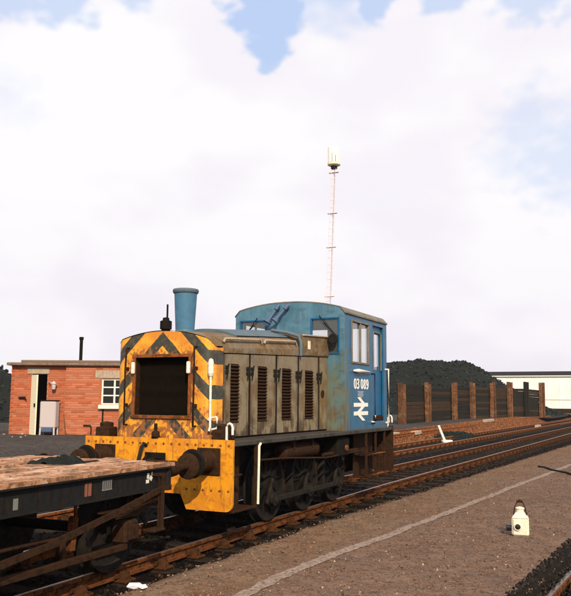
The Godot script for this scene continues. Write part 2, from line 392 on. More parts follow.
	mat("cinder", tex([0.140, 0.088, 0.064], [["coarse", 0.42, 0.68, [0.172, 0.113, 0.085], 0.8], ["mid", 0.5, 0.75, [0.094, 0.057, 0.042], 0.75], ["coarse2", 0.55, 0.75, [0.125, 0.091, 0.075], 0.6], ["cell", 0.66, 0.76, [0.215, 0.145, 0.112], 0.4], ["cell2", 0.74, 0.82, [0.06, 0.042, 0.034], 0.5], ["fine", 0.62, 0.78, [0.21, 0.14, 0.107], 0.5]]), 0.95, 0.45, 0.0, normal_tex("cell", 4.0), 0.5)
	var gm := mat("ground", tex([0.8, 0.8, 0.8], [["coarse", 0.4, 0.7, [1.0, 1.0, 1.0], 0.9], ["mid", 0.5, 0.72, [0.5, 0.48, 0.46], 0.8], ["cell", 0.6, 0.75, [1.0, 0.97, 0.93], 0.5], ["fine", 0.6, 0.76, [0.4, 0.38, 0.36], 0.7]]), 0.95, 0.4, 0.0, nf, 0.6)
	gm.vertex_color_use_as_albedo = true
	var pb := plain("pebble", [1, 1, 1], 0.9); pb.vertex_color_use_as_albedo = true
	mat("line_paint", tex([0.26, 0.205, 0.175], [["coarse", 0.45, 0.65, [0.205, 0.155, 0.127], 0.8], ["mid", 0.48, 0.68, [0.15, 0.102, 0.08], 0.9], ["fine", 0.6, 0.75, [0.33, 0.275, 0.24], 0.5]]), 0.9, 1.3)
	mat("radiator", tex([0.010, 0.007, 0.005], [["mid", 0.5, 0.75, [0.016, 0.009, 0.006], 0.8], ["coarse", 0.5, 0.7, [0.007, 0.006, 0.005], 0.8]]), 0.8, 0.9)
	mat("ash", tex([0.014, 0.012, 0.011], [["mid", 0.5, 0.75, [0.026, 0.02, 0.016], 0.7], ["fine", 0.6, 0.78, [0.007, 0.0065, 0.006], 0.8]]), 0.95, 0.8, 0.0, nf, 0.8)
	mat("grime_rust", tex([0.065, 0.027, 0.012], [["coarse", 0.45, 0.65, [0.022, 0.013, 0.009], 0.85], ["mid", 0.5, 0.7, [0.10, 0.038, 0.014], 0.7], ["fine", 0.65, 0.78, [0.02, 0.012, 0.008], 0.7]]), 0.9, 1.1, 0.0, nf, 0.5)
	plain("black", [0.016, 0.016, 0.015], 0.6)
	plain("rubber", [0.02, 0.02, 0.02], 0.8)
	plain("letter_white", [0.80, 0.79, 0.76], 0.5)
	plain("letter_grey", [0.42, 0.44, 0.46], 0.5)
	plain("letter_red", [0.22, 0.085, 0.06], 0.7)
	mat("lamp_white", tex([0.76, 0.70, 0.58], [["mid", 0.5, 0.75, [0.62, 0.53, 0.38], 0.8], ["fine", 0.66, 0.78, [0.3, 0.2, 0.12], 0.7], ["coarse", 0.55, 0.7, [0.68, 0.63, 0.53], 0.7]]), 0.5, 2.5)
	plain("paper", [0.60, 0.62, 0.67], 0.7)
	plain("letter_faded", [0.17, 0.17, 0.17], 0.7)
	plain("mast_paint", [0.74, 0.62, 0.64], 0.6)
	plain("mast_yellow", [0.82, 0.70, 0.48], 0.6)
	plain("mast_white", [0.86, 0.84, 0.80], 0.6)
	plain("hut_dark", [0.03, 0.028, 0.026], 0.9)
	plain("enamel", [0.46, 0.41, 0.42], 0.4)
	plain("dull_blue", [0.05, 0.09, 0.17], 0.5)
	plain("leaf_far", [0.05, 0.065, 0.04], 0.9)
	plain("weed", [0.016, 0.019, 0.010], 0.9)
	plain("lens", [0.012, 0.012, 0.014], 0.15)
	plain("skin_roof", [0.42, 0.36, 0.30], 0.8)
	var g := StandardMaterial3D.new(); g.transparency = BaseMaterial3D.TRANSPARENCY_ALPHA
	g.albedo_color = Color(0.6, 0.66, 0.66, 0.08); g.roughness = 0.04; g.metallic_specular = 0.5
	M["glass"] = g
	var gd := StandardMaterial3D.new(); gd.transparency = BaseMaterial3D.TRANSPARENCY_ALPHA
	gd.albedo_color = Color(0.16, 0.18, 0.17, 0.55); gd.roughness = 0.12; gd.metallic_specular = 0.3
	M["glass_dirty"] = gd
	M["stripes"] = stripe_material()
	M["cab_side"] = cab_side_material()
	M["cab_front"] = cab_front_material()
	M["bonnet_side"] = bonnet_side_material()

const SMAX := 1.3
func stripe_material() -> StandardMaterial3D: # wasp chevrons: u = unrolled distance across the nose (-1.3..1.3 m), v = height 1.25..2.95 m
	var n := 768
	var im := Image.create(n, n, false, Image.FORMAT_RGB8)
	var a := FastNoiseLite.new(); a.seed = 3; a.frequency = 3.0; a.fractal_octaves = 5
	var b := FastNoiseLite.new(); b.seed = 9; b.frequency = 9.0; b.fractal_octaves = 4
	var ye := lin([0.76, 0.34, 0.02]); var yo := lin([0.58, 0.215, 0.017]); var bk := lin([0.030, 0.034, 0.027]); var ru := lin([0.24, 0.085, 0.025]); var dk := lin([0.12, 0.07, 0.03])
	for j in n:
		var y := 2.95 - (j + 0.5) / n * 1.7
		for i in n:
			var s := ((i + 0.5) / n * 2.0 - 1.0) * SMAX
			var c := minf(absf(s), 0.76)
			var v := y + c + 0.012 * a.get_noise_2d(s * 2.0, y * 2.0)
			var m := fposmod(v - 2.63, 0.49)
			var wear := a.get_noise_2d(s, y)
			var fine := b.get_noise_2d(s * 1.5, y)
			var col := bk.lerp(dk, clampf(fine * 1.6, 0.0, 0.7)) if m < 0.195 else ye.lerp(yo, clampf(0.4 + wear * 1.8, 0.0, 1.0))
			# rust and worn paint round the radiator opening and along the foot, with its own ragged outline
			var dx := maxf(absf(s) - 0.46, 0.0); var dy := maxf(maxf(1.63 - y, y - 2.47), 0.0)
			var near := 1.0 - sqrt(dx * dx + dy * dy) / 0.09
			var foot := 1.0 - (y - 1.3) / 0.3
			var w := clampf((maxf(near, foot * 0.9) + fine * 2.2 + wear * 0.9 - 0.12) * 1.5, 0.0, 0.85)
			col = col.lerp(ru, w)
			var spot := b.get_noise_2d(s * 4.0 + 7.0, y * 1.4)
			col = col.lerp(dk, clampf((spot - 0.36) * 4.0, 0.0, 0.5))
			im.set_pixel(i, j, col)
	var m2 := StandardMaterial3D.new(); m2.albedo_texture = ImageTexture.create_from_image(im); m2.roughness = 0.5
	return m2
func cab_side_material() -> StandardMaterial3D: # u along the cab from its front (0) to its rear (1), v from roof to footplate
	var w := 640; var h := 600
	var im := Image.create(w, h, false, Image.FORMAT_RGB8)
	var a := FastNoiseLite.new(); a.seed = 31; a.frequency = 1.0; a.fractal_octaves = 5
	var bl := lin([0.009, 0.105, 0.225]); var b2 := lin([0.009, 0.082, 0.175]); var fd := lin([0.03, 0.13, 0.24]); var oc := lin([0.15, 0.115, 0.055]); var ru := lin([0.16, 0.07, 0.03])
	for j in h:
		for i in w:
			var z := 2.54 * i / w; var y := 3.6 - 2.3 * j / h
			var n := a.get_noise_2d(z * 3.0, y * 3.0); var st := a.get_noise_2d(z * 14.0 + 50.0, y * 1.4)
			var f := a.get_noise_2d(z * 22.0, y * 22.0 + 90.0)
			var col := bl.lerp(b2, clampf(0.5 + n * 1.6, 0, 1)).lerp(fd, clampf(st * 1.6 - 0.1, 0, 0.7))
			# oil and brake-dust staining thrown up from the bonnet doors, ragged and streaky
			var stain := 0.7 - z / 0.45 - maxf(0.0, y - 2.6) * 1.2 + st * 0.9 + n * 0.6
			col = col.lerp(oc, clampf(stain * 1.3, 0.0, 0.8))
			var foot := 0.2 - (y - 1.3) / 0.25 + st * 1.2 + n
			col = col.lerp(ru, clampf(foot * 1.6, 0.0, 0.7))
			col = col.lerp(ru, clampf((f - 0.36) * 5.0, 0.0, 0.5))
			im.set_pixel(i, j, col)
	var m2 := StandardMaterial3D.new(); m2.albedo_texture = ImageTexture.create_from_image(im); m2.roughness = 0.42
	return m2

func bonnet_side_material() -> StandardMaterial3D: # u along the bonnet from z = -0.4 to -4.4, v from 2.7 m down to 1.3 m
	var w := 1200; var h := 420
	var im := Image.create(w, h, false, Image.FORMAT_RGB8)
	var a := FastNoiseLite.new(); a.seed = 57; a.frequency = 1.0; a.fractal_octaves = 5
	var g1 := lin([0.215, 0.18, 0.118]); var g2 := lin([0.145, 0.105, 0.058]); var bg := lin([0.25, 0.245, 0.235]); var ru := lin([0.15, 0.068, 0.025]); var dk := lin([0.035, 0.027, 0.019]); var oc := lin([0.19, 0.13, 0.06])
	var seams := [0.44, 1.22, 2.15, 3.01, 3.92, 4.34]; var vents := [0.765, 1.655, 2.545, 3.485]
	for i in w:
		var z := 0.4 + 4.0 * i / w
		var sd := 9.0; var vd := 9.0
		for q in seams: sd = minf(sd, absf(z - q))
		for q in vents: vd = minf(vd, absf(z - q))
		for j in h:
			var y := 2.7 - 1.4 * j / h
			var n := a.get_noise_2d(z * 2.6, y * 2.6); var st := a.get_noise_2d(z * 16.0 + 50.0, y * 1.1); var f := a.get_noise_2d(z * 24.0, y * 24.0 + 90.0)
			var col := g1.lerp(g2, clampf(0.5 + n * 1.8, 0, 1))
			if y > 2.2: col = col.lerp(bg, clampf(n * 1.4 + st * 1.2 + 0.25 * (y - 2.2) / 0.3, 0.0, 0.7))
			# oil seeping out of the door joints, dust and rust run down below the louvres and along the foot
			col = col.lerp(dk, clampf((0.075 - sd) * 9.0 + st * 1.5 + n * 0.5 + f * 0.3, 0.0, 0.85))
			col = col.lerp(ru, clampf((0.2 if vd < 0.2 and y < 1.75 else -0.25) + st * 1.6 + n * 0.9, 0.0, 0.75))
			col = col.lerp(dk, clampf((1.62 - y) * 2.6 + n * 1.4 + st * 0.8 + f * 0.5 - 0.2, 0.0, 0.7))
			col = col.lerp(oc, clampf((z - 3.7) * 0.6 + n * 1.2 + st, 0.0, 0.6))
			col = col.lerp(ru, clampf((f - 0.3) * 4.0, 0.0, 0.5))
			im.set_pixel(i, j, col)
	var m2 := StandardMaterial3D.new(); m2.albedo_texture = ImageTexture.create_from_image(im); m2.roughness = 0.55; m2.metallic_specular = 0.3
	return m2
func cab_front_material() -> StandardMaterial3D: # u across the cab (-1.2..1.2 m), v from 3.8 m down to 1.3 m
	var w := 600; var h := 620
	var im := Image.create(w, h, false, Image.FORMAT_RGB8)
	var a := FastNoiseLite.new(); a.seed = 37; a.frequency = 1.0; a.fractal_octaves = 5
	var bl := lin([0.064, 0.172, 0.255]); var b2 := lin([0.046, 0.132, 0.20]); var fd := lin([0.10, 0.19, 0.26]); var oc := lin([0.15, 0.125, 0.06]); var ru := lin([0.12, 0.062, 0.028]); var dk := lin([0.03, 0.05, 0.055])
	for j in h:
		for i in w:
			var x := -1.2 + 2.4 * i / w; var y := 3.8 - 2.5 * j / h
			var n := a.get_noise_2d(x * 3.0, y * 3.0); var st := a.get_noise_2d(x * 13.0 + 50.0, y * 1.5); var f := a.get_noise_2d(x * 20.0, y * 20.0 + 90.0)
			var col := bl.lerp(b2, clampf(0.5 + n * 1.6, 0, 1)).lerp(fd, clampf(st * 1.4 - 0.1, 0, 0.6))
			# oily ochre dirt below the windows beside the bonnet, blotchy and streaked
			var stain := 0.75 - maxf(0.0, y - 2.3) * 1.9 + n * 0.9 + st * 0.8 + f * 0.3
			col = col.lerp(oc, clampf(stain * 0.8, 0.0, 0.6))
			col = col.lerp(ru, clampf(0.2 - maxf(0.0, y - 1.7) * 1.2 + n * 1.1 - st * 0.8, 0.0, 0.65))
			# soot marks above the bonnet
			col = col.lerp(dk, clampf((a.get_noise_2d(x * 2.2 + 9.0, y * 5.0) - 0.2) * 1.2, 0.0, 0.3))
			im.set_pixel(i, j, col)
	var m2 := StandardMaterial3D.new(); m2.albedo_texture = ImageTexture.create_from_image(im); m2.roughness = 0.5
	return m2

# ------------------------------------------------------------------ ground
func c1(z: float) -> float: return 0.0292 * maxf(0.0, -8.0 - z) # sideways drift of the lines beyond the loco
func edge_l(z: float) -> float: return 2.32 + 0.0505 * maxf(0.0, -z)
func edge_r(z: float) -> float: return 5.23 + 0.07 * (2.4 - z)
func H(x: float, z: float) -> float:
	var c := c1(z)
	var y := -0.2
	if x < c - 5.0:
		var yard := 0.16 + 0.5 * smoothstep(-6.5, -9.5, x) * smoothstep(-30.0, -18.0, z) + 0.16 * smoothstep(-30.0, -60.0, z)
		y = lerpf(-0.2, yard, smoothstep(c - 5.0, c - 6.6, x))
	if x > edge_r(z) + 4.0:
		y = lerpf(0.1, 0.25, smoothstep(0.0, 3.0, x - edge_r(z) - 4.0))
	if x > edge_r(z) - 0.5 and x < edge_r(z) + 4.0: y = 0.1
	if x > c + 1.6 and z < -60.0: y = lerpf(y, 0.25, smoothstep(-60.0, -90.0, z) * smoothstep(c + 1.8, c + 3.5, x))
	var amp := 0.025
	y += amp * nz.get_noise_2d(x * 1.3, z * 1.3) + 0.012 * nz.get_noise_2d(x * 5.0, z * 5.0)
	return y
func steps_of(a: float, b: float, fine0: float, fine1: float, fine: float) -> Array:
	var out := []
	var x := fine0; var s := fine
	while x > a: 
		x -= s; s *= 1.35; out.push_front(maxf(x, a))
	x = fine0
	while x < fine1:
		out.append(x); x += fine
	s = fine
	while x < b:
		out.append(x); s *= 1.35; x += s
	out.append(b)
	return out
func build_ground():
	var xs := steps_of(-900, 900, -14.0, 9.5, 0.2)
	var zs := steps_of(-1200, 200, -64.0, 9.0, 0.35)
	var g := []; var cols := []
	for z in zs:
		var row := []; var cr := []
		for x in xs:
			row.append(Vector3(x, H(x, z), z))
			var c := c1(z)
			var wob := 0.5 * nz.get_noise_2d(x * 0.8 + 40, z * 0.8)
			var ash := Color(0.0125, 0.0105, 0.0095)
			var rusty := Color(0.155, 0.068, 0.032)
			var yardc := Color(0.078, 0.070, 0.068)
			var farc := Color(0.13, 0.115, 0.075)
			var col := ash
			col = col.lerp(rusty, smoothstep(c - 4.9, c - 5.3, x + wob) * smoothstep(-8.0, -16.0, z))
			col = col.lerp(yardc, smoothstep(c - 7.4, c - 8.2, x + wob))
			col = col.lerp(yardc, smoothstep(c - 5.4, c - 6.2, x + wob) * smoothstep(-16.0, -8.0, z))
			col = col.lerp(farc, clampf(smoothstep(-75.0, -120.0, z) + smoothstep(-30.0, -60.0, x) + smoothstep(14.0, 30.0, x), 0.0, 1.0))
			var v := 1.0 + 0.25 * nz.get_noise_2d(x * 0.35, z * 0.35)
			cr.append(Color(col.r * v, col.g * v, col.b * v))
		g.append(row); cols.append(cr)
	var st := T()
	for i in zs.size() - 1:
		for j in xs.size() - 1:
			var ids := [[i, j], [i, j + 1], [i + 1, j + 1], [i, j], [i + 1, j + 1], [i + 1, j]]
			for t in 2:
				var a: Vector3 = g[ids[t * 3][0]][ids[t * 3][1]]; var b: Vector3 = g[ids[t * 3 + 1][0]][ids[t * 3 + 1][1]]; var c2: Vector3 = g[ids[t * 3 + 2][0]][ids[t * 3 + 2][1]]
				var flip := (b - a).cross(c2 - a).y > 0.0
				for k in ([0, 2, 1] if flip else [0, 1, 2]):
					var q = ids[t * 3 + k]
					st.set_color(cols[q[0]][q[1]]); st.add_vertex(g[q[0]][q[1]])
	st.index(); st.generate_normals()
	struct_(obj("ground", st, M.ground, self))
	# loose ballast in the nearer track beds
	var xf := []; var cl := []
	for i in 26000:
		var z := 6.5 - pow(rng.randf(), 1.5) * 46.0
		var x: float
		if rng.randf() < 0.72: x = c1(z) + rng.randf_range(-1.7, 2.35)
		else: x = c1(z) + rng.randf_range(-5.6, -1.7)
		xf.append(Transform3D(rot_any(rng.randf_range(0.012, 0.034)), Vector3(x, H(x, z) + 0.008, z)))
		var v := rng.randf_range(0.5, 1.5)
		cl.append(Color(0.014 * v, 0.0115 * v, 0.010 * v) if rng.randf() < 0.9 else Color(0.06 * v, 0.027 * v, 0.014 * v))
	for i in 5200:
		var zq := rng.randf_range(-7.0, 3.6)
		var off := rng.randf_range(-1.0, 1.0); off = off * absf(off) * 0.12
		var xq := edge_r(zq) + 0.05 + off
		var sq := rng.randf_range(0.006, 0.022)
		xf.append(Transform3D(rot_any(sq), Vector3(xq, (0.288 if xq < edge_r(zq) + 0.04 else 0.22) + sq * 0.2, zq)))
		var vq := rng.randf_range(0.4, 1.8)
		cl.append(Color(0.018 * vq, 0.0155 * vq, 0.014 * vq))
	for i in 5000:
		var z2 := rng.randf_range(-6.0, 4.5)
		var x2 := edge_r(z2) + rng.randf_range(0.05, 2.4)
		xf.append(Transform3D(rot_any(rng.randf_range(0.014, 0.036)), Vector3(x2, H(x2, z2) + 0.01, z2)))
		var v2 := rng.randf_range(0.4, 1.3)
		cl.append(Color(0.014 * v2, 0.0135 * v2, 0.013 * v2))
	var o := multi("ballast", lump_mesh(1.0, 4), M.pebble, xf, self, cl)
	tag(o, "dark oily stone ballast strewn between and beside the rails", "ballast")
	xf = []; cl = []
	for i in 14000:
		var z3 := -9.0 - pow(rng.randf(), 1.3) * 60.0
		var x3 := c1(z3) + rng.randf_range(-7.6, -4.9)
		xf.append(Transform3D(rot_any(rng.randf_range(0.025, 0.07)), Vector3(x3, H(x3, z3) + 0.01, z3)))
		var v3 := rng.randf_range(0.4, 1.5)
		cl.append(Color(0.17 * v3, 0.07 * v3, 0.032 * v3))
	var o2 := multi("rusty_ballast", lump_mesh(1.0, 8), M.pebble, xf, self, cl)
	tag(o2, "rust coloured stone ballast along the far siding beyond the loco", "ballast")

func plat_y(x: float, z: float) -> float:
	return 0.28 + 0.016 * nz.get_noise_2d(x * 0.9, z * 0.9) + 0.006 * nz.get_noise_2d(x * 6.0, z * 6.0)
func build_platform():
	var zs := []
	var z := 9.6
	var s := 0.14
	while z > -110.0:
		zs.append(z)
		if z < -8.0: s *= 1.05
		z -= s
	var g := []
	for zz in zs:
		var l: float = edge_l(zz) + 0.07 * nz.get_noise_2d(3.0, zz * 1.6) + 0.035 * nz.get_noise_2d(9.0, zz * 6.0)
		var r: float = edge_r(zz) + 0.13 * nz.get_noise_2d(21.0, zz * 1.4) + 0.06 * nz.get_noise_2d(27.0, zz * 5.0)
		var row := []
		row.append(Vector3(l - 0.07, -0.34, zz)); row.append(Vector3(l - 0.05, -0.02, zz)); row.append(Vector3(l - 0.025, 0.2, zz))
		for k in 41:
			var x: float = lerpf(l, r, k / 40.0)
			row.append(Vector3(x, plat_y(x, zz), zz))
		row.append(Vector3(r + 0.02, 0.2, zz)); row.append(Vector3(r + 0.04, 0.0, zz)); row.append(Vector3(r + 0.05, -0.34, zz))
		g.append(row)
	var st := T(); sheet(st, g, Vector3.UP)
	var pa := st.commit_to_arrays(); var pc := PackedColorArray()
	for v in pa[Mesh.ARRAY_VERTEX]:
		var k := 1.0 + 0.22 * nz.get_noise_2d(v.x * 0.7, v.z * 0.45) + 0.16 * nz.get_noise_2d(v.x * 2.3 + 30.0, v.z * 1.7)
		var sandy := clampf(0.5 - (v.x - edge_l(v.z) - 0.85) * 2.2 + 0.9 * nz.get_noise_2d(v.x * 1.4, v.z * 0.9 + 60.0), 0.0, 1.0) # dry sandy strip outside the line
		var oil := clampf((nz.get_noise_2d(v.x * 0.9 + 80.0, v.z * 0.6) - 0.45) * 3.0, 0.0, 1.0) * 0.35
		var c := Color(1, 1, 1).lerp(Color(1.10, 1.0, 0.84), sandy).lerp(Color(0.45, 0.45, 0.47), oil)
		pc.append(Color(c.r * k, c.g * k, c.b * k))
	pa[Mesh.ARRAY_COLOR] = pc
	var pmesh := ArrayMesh.new(); pmesh.add_surface_from_arrays(Mesh.PRIMITIVE_TRIANGLES, pa)
	M.cinder.vertex_color_use_as_albedo = true
	struct_(mesh_node("platform", pmesh, M.cinder, self))
	g = []
	for zz in zs:
		if zz < -14.0: break
		var r: float = edge_r(zz)
		var a: float = -0.03 + 0.07 * nz.get_noise_2d(41.0, zz * 1.6) + 0.03 * nz.get_noise_2d(47.0, zz * 3.0)
		var row := []
		row.append(Vector3(r - a - 0.05, 0.262, zz))
		for k in 7:
			var x: float = r - a + k * 0.018
			row.append(Vector3(x, lerpf(0.302, 0.09, smoothstep(0.3, 1.0, k / 6.0)) + 0.018 * nz.get_noise_2d(x * 9.0, zz * 9.0), zz))
		row.append(Vector3(r + 0.2, 0.04, zz))
		g.append(row)
	st = T(); sheet(st, g, Vector3.UP)
	struct_(obj("ash_bank", st, M.ash, self))
	# worn white line along the platform, laid as a ragged strip
	var path := [Vector2(3.02, 9.0), Vector2(3.14, 5.0), Vector2(3.2, 3.42), Vector2(3.22, 2.17), Vector2(3.43, -0.23), Vector2(3.7, -3.85), Vector2(4.33, -12.08), Vector2(5.2, -22.0), Vector2(6.6, -38.0)]
	st = T()
	var cv := Curve2D.new()
	for p in path: cv.add_point(p)
	var len_ := cv.get_baked_length()
	var step := 0.06; var n := int(len_ / step)
	var prev = null
	for i in n:
		var p := cv.sample_baked(i * step, true)
		var w := 0.066 + 0.022 * nz.get_noise_2d(i * step * 5.0, 70.0); var w2 := 0.066 + 0.022 * nz.get_noise_2d(i * step * 5.0, 90.0)
		var sway := 0.02 * nz.get_noise_2d(i * step * 0.8, 55.0)
		var a := Vector3(p.x - w + sway, 0, p.y); var b := Vector3(p.x + w2 + sway, 0, p.y)
		a.y = plat_y(a.x, a.z) + 0.006; b.y = plat_y(b.x, b.z) + 0.006
		if prev != null and nz.get_noise_2d(i * step * 2.1, 120.0) > -0.62:
			quad(st, prev[0], prev[1], b, a, Vector3.UP)
		prev = [a, b]
	var o := obj("painted_line", st, M.line_paint, self)
	struct_(o)
	# loose gravel on the platform
	var xf := []; var cl := []
	for i in 42000:
		var zz := 5.5 - pow(rng.randf(), 1.7) * 30.0
		var x := lerpf(edge_l(zz) - 0.05, edge_r(zz) + 0.1, rng.randf())
		var big := rng.randf()
		var sz := 0.003 + 0.011 * big * big * big * big + 0.004 * rng.randf()
		xf.append(Transform3D(rot_any(sz), Vector3(x, plat_y(x, zz) + sz * 0.25, zz)))
		var v := rng.randf_range(0.6, 1.35); var c := Color(0.142 * v, 0.093 * v, 0.072 * v)
		var q := rng.randf()
		if q < 0.035: c = Color(0.30 * v, 0.225 * v, 0.19 * v)
		elif q < 0.16: c = Color(0.075 * v, 0.055 * v, 0.045 * v)
		elif q < 0.22: c = Color(0.22 * v, 0.11 * v, 0.065 * v)
		cl.append(c)
	var o2 := multi("gravel", lump_mesh(1.0, 15), M.pebble, xf, self, cl)
	tag(o2, "loose fine gravel scattered over the cinder platform", "gravel")

# ------------------------------------------------------------------ tracks
func rail_sweep(st: SurfaceTool, f: Callable, z0: float, z1: float, prof: Array, y0: float):
	var zs := []; var z := z0; var s := 1.0
	while z > z1:
		zs.append(z)
		if z < -60.0: s = 5.0
		z -= s
	zs.append(z1)
	for k in prof.size():
		var p: Vector2 = prof[k]; var q: Vector2 = prof[(k + 1) % prof.size()]
		var d := (q - p).normalized(); var n := Vector3(d.y, -d.x, 0)
		for i in zs.size() - 1:
			var xa: float = f.call(zs[i]); var xb: float = f.call(zs[i + 1])
			quad(st, Vector3(xa + p.x, y0 + p.y, zs[i]), Vector3(xa + q.x, y0 + q.y, zs[i]), Vector3(xb + q.x, y0 + q.y, zs[i + 1]), Vector3(xb + p.x, y0 + p.y, zs[i + 1]), n)
func track(label: String, f: Callable, z0: float, z1: float, zs1: float, y0: float, railm, group = "running lines of the yard"):
	var t := thing("railway_track", label, "railway track", group)
	var prof := [Vector2(-0.035, -0.006), Vector2(-0.035, -0.04), Vector2(-0.011, -0.052), Vector2(-0.011, -0.1), Vector2(-0.033, -0.112), Vector2(-0.033, -0.145), Vector2(0.033, -0.145), Vector2(0.033, -0.112), Vector2(0.011, -0.1), Vector2(0.011, -0.052), Vector2(0.035, -0.04), Vector2(0.035, -0.006), Vector2(0.026, 0.0), Vector2(-0.026, 0.0)]
	for s in [-1, 1]:
		var st := T()
		var fs := func(z): return f.call(z) + s * 0.7525
		rail_sweep(st, fs, z0, z1, prof, y0)
		var r := obj("rail", st, railm, t)
		st = T()
		rail_sweep(st, fs, z0, z1, [Vector2(-0.022, 0.0), Vector2(0.022, 0.0), Vector2(0.022, 0.002), Vector2(-0.022, 0.002)], y0)
		obj("running_surface", st, M.steel, r)
	var sl := T(); box(sl, Vector3.ZERO, Vector3(2.6, 0.13, 0.25), 0.015); var slm := sl.commit()
	var ch := T()
	box(ch, Vector3(0, 0.02, 0), Vector3(0.36, 0.04, 0.2), 0.012)
	for s in [-1, 1]:
		hexa(ch, [Vector3(s * 0.04, 0.03, -0.07), Vector3(s * 0.13, 0.03, -0.08), Vector3(s * 0.13, 0.03, 0.08), Vector3(s * 0.04, 0.03, 0.07), Vector3(s * 0.042, 0.12, -0.04), Vector3(s * 0.065, 0.12, -0.045), Vector3(s * 0.065, 0.12, 0.045), Vector3(s * 0.042, 0.12, 0.04)])
		lathe(ch, Vector3(s * 0.145, 0.035, 0.0), Vector3.UP, [[0, 0.02], [0.03, 0.018], [0.03, 0.0]], 6)
	box(ch, Vector3(0.05, 0.075, 0), Vector3(0.03, 0.05, 0.26), 0.006)
	var chm := ch.commit()
	var z := z0 - 0.4
	while z > zs1:
		var o := mesh_node("sleeper", slm, M.sleeper, t)
		o.position = Vector3(f.call(z), y0 - 0.245, z); o.rotation.y = rng.randf_range(-0.012, 0.012)
		for s in [-1, 1]:
			var k := mesh_node("rail_chair", chm, M.grime_rust, o); k.position = Vector3(s * 0.7525, 0.066, 0)
		z -= 0.76
	if zs1 > z1 + 2.0:
		var far := T()
		while z > z1:
			box(far, Vector3(f.call(z), y0 - 0.245, z), Vector3(2.6, 0.13, 0.25)); z -= 0.76
		var fo := obj("sleeper_run", far, M.sleeper, t); fo.set_meta("kind", "stuff")
func build_tracks():
	track("railway track under the blue loco and the flat wagon, nearest rail rusty", func(z): return c1(z), 9.0, -140.0, -62.0, 0.0, M.rust)
	track("railway track just behind the loco, running on past the row of posts", func(z): return c1(z) - 3.5, 9.0, -140.0, -62.0, 0.0, M.rust_bright)
	track("railway track at the bottom right corner beyond the dark platform edge", func(z): return edge_r(z) + 0.925, 4.5, -110.0, -30.0, 0.2, M.rust)
	# two spare rails lying on the cess beyond
	for k in 2:
		var st := T()
		var prof := [Vector2(-0.035, 0.145), Vector2(-0.035, 0.10), Vector2(-0.011, 0.09), Vector2(-0.011, 0.05), Vector2(-0.04, 0.03), Vector2(-0.04, 0.0), Vector2(0.04, 0.0), Vector2(0.04, 0.03), Vector2(0.011, 0.05), Vector2(0.011, 0.09), Vector2(0.035, 0.10), Vector2(0.035, 0.145)]
		var kk := k
		rail_sweep(st, func(z): return c1(z) - 5.6 - 0.75 * kk + 0.01 * z, -9.0 - 8.0 * k, -46.0 - 12.0 * k, prof, 0.06 + 0.09 * k)
		tag(obj("spare_rail", st, M.rust_bright, self), ["long rusty spare rail lying beside the track behind the loco", "long rusty spare rail lying nearest the row of posts"][k], "rail", "spare rails lying beside the line")

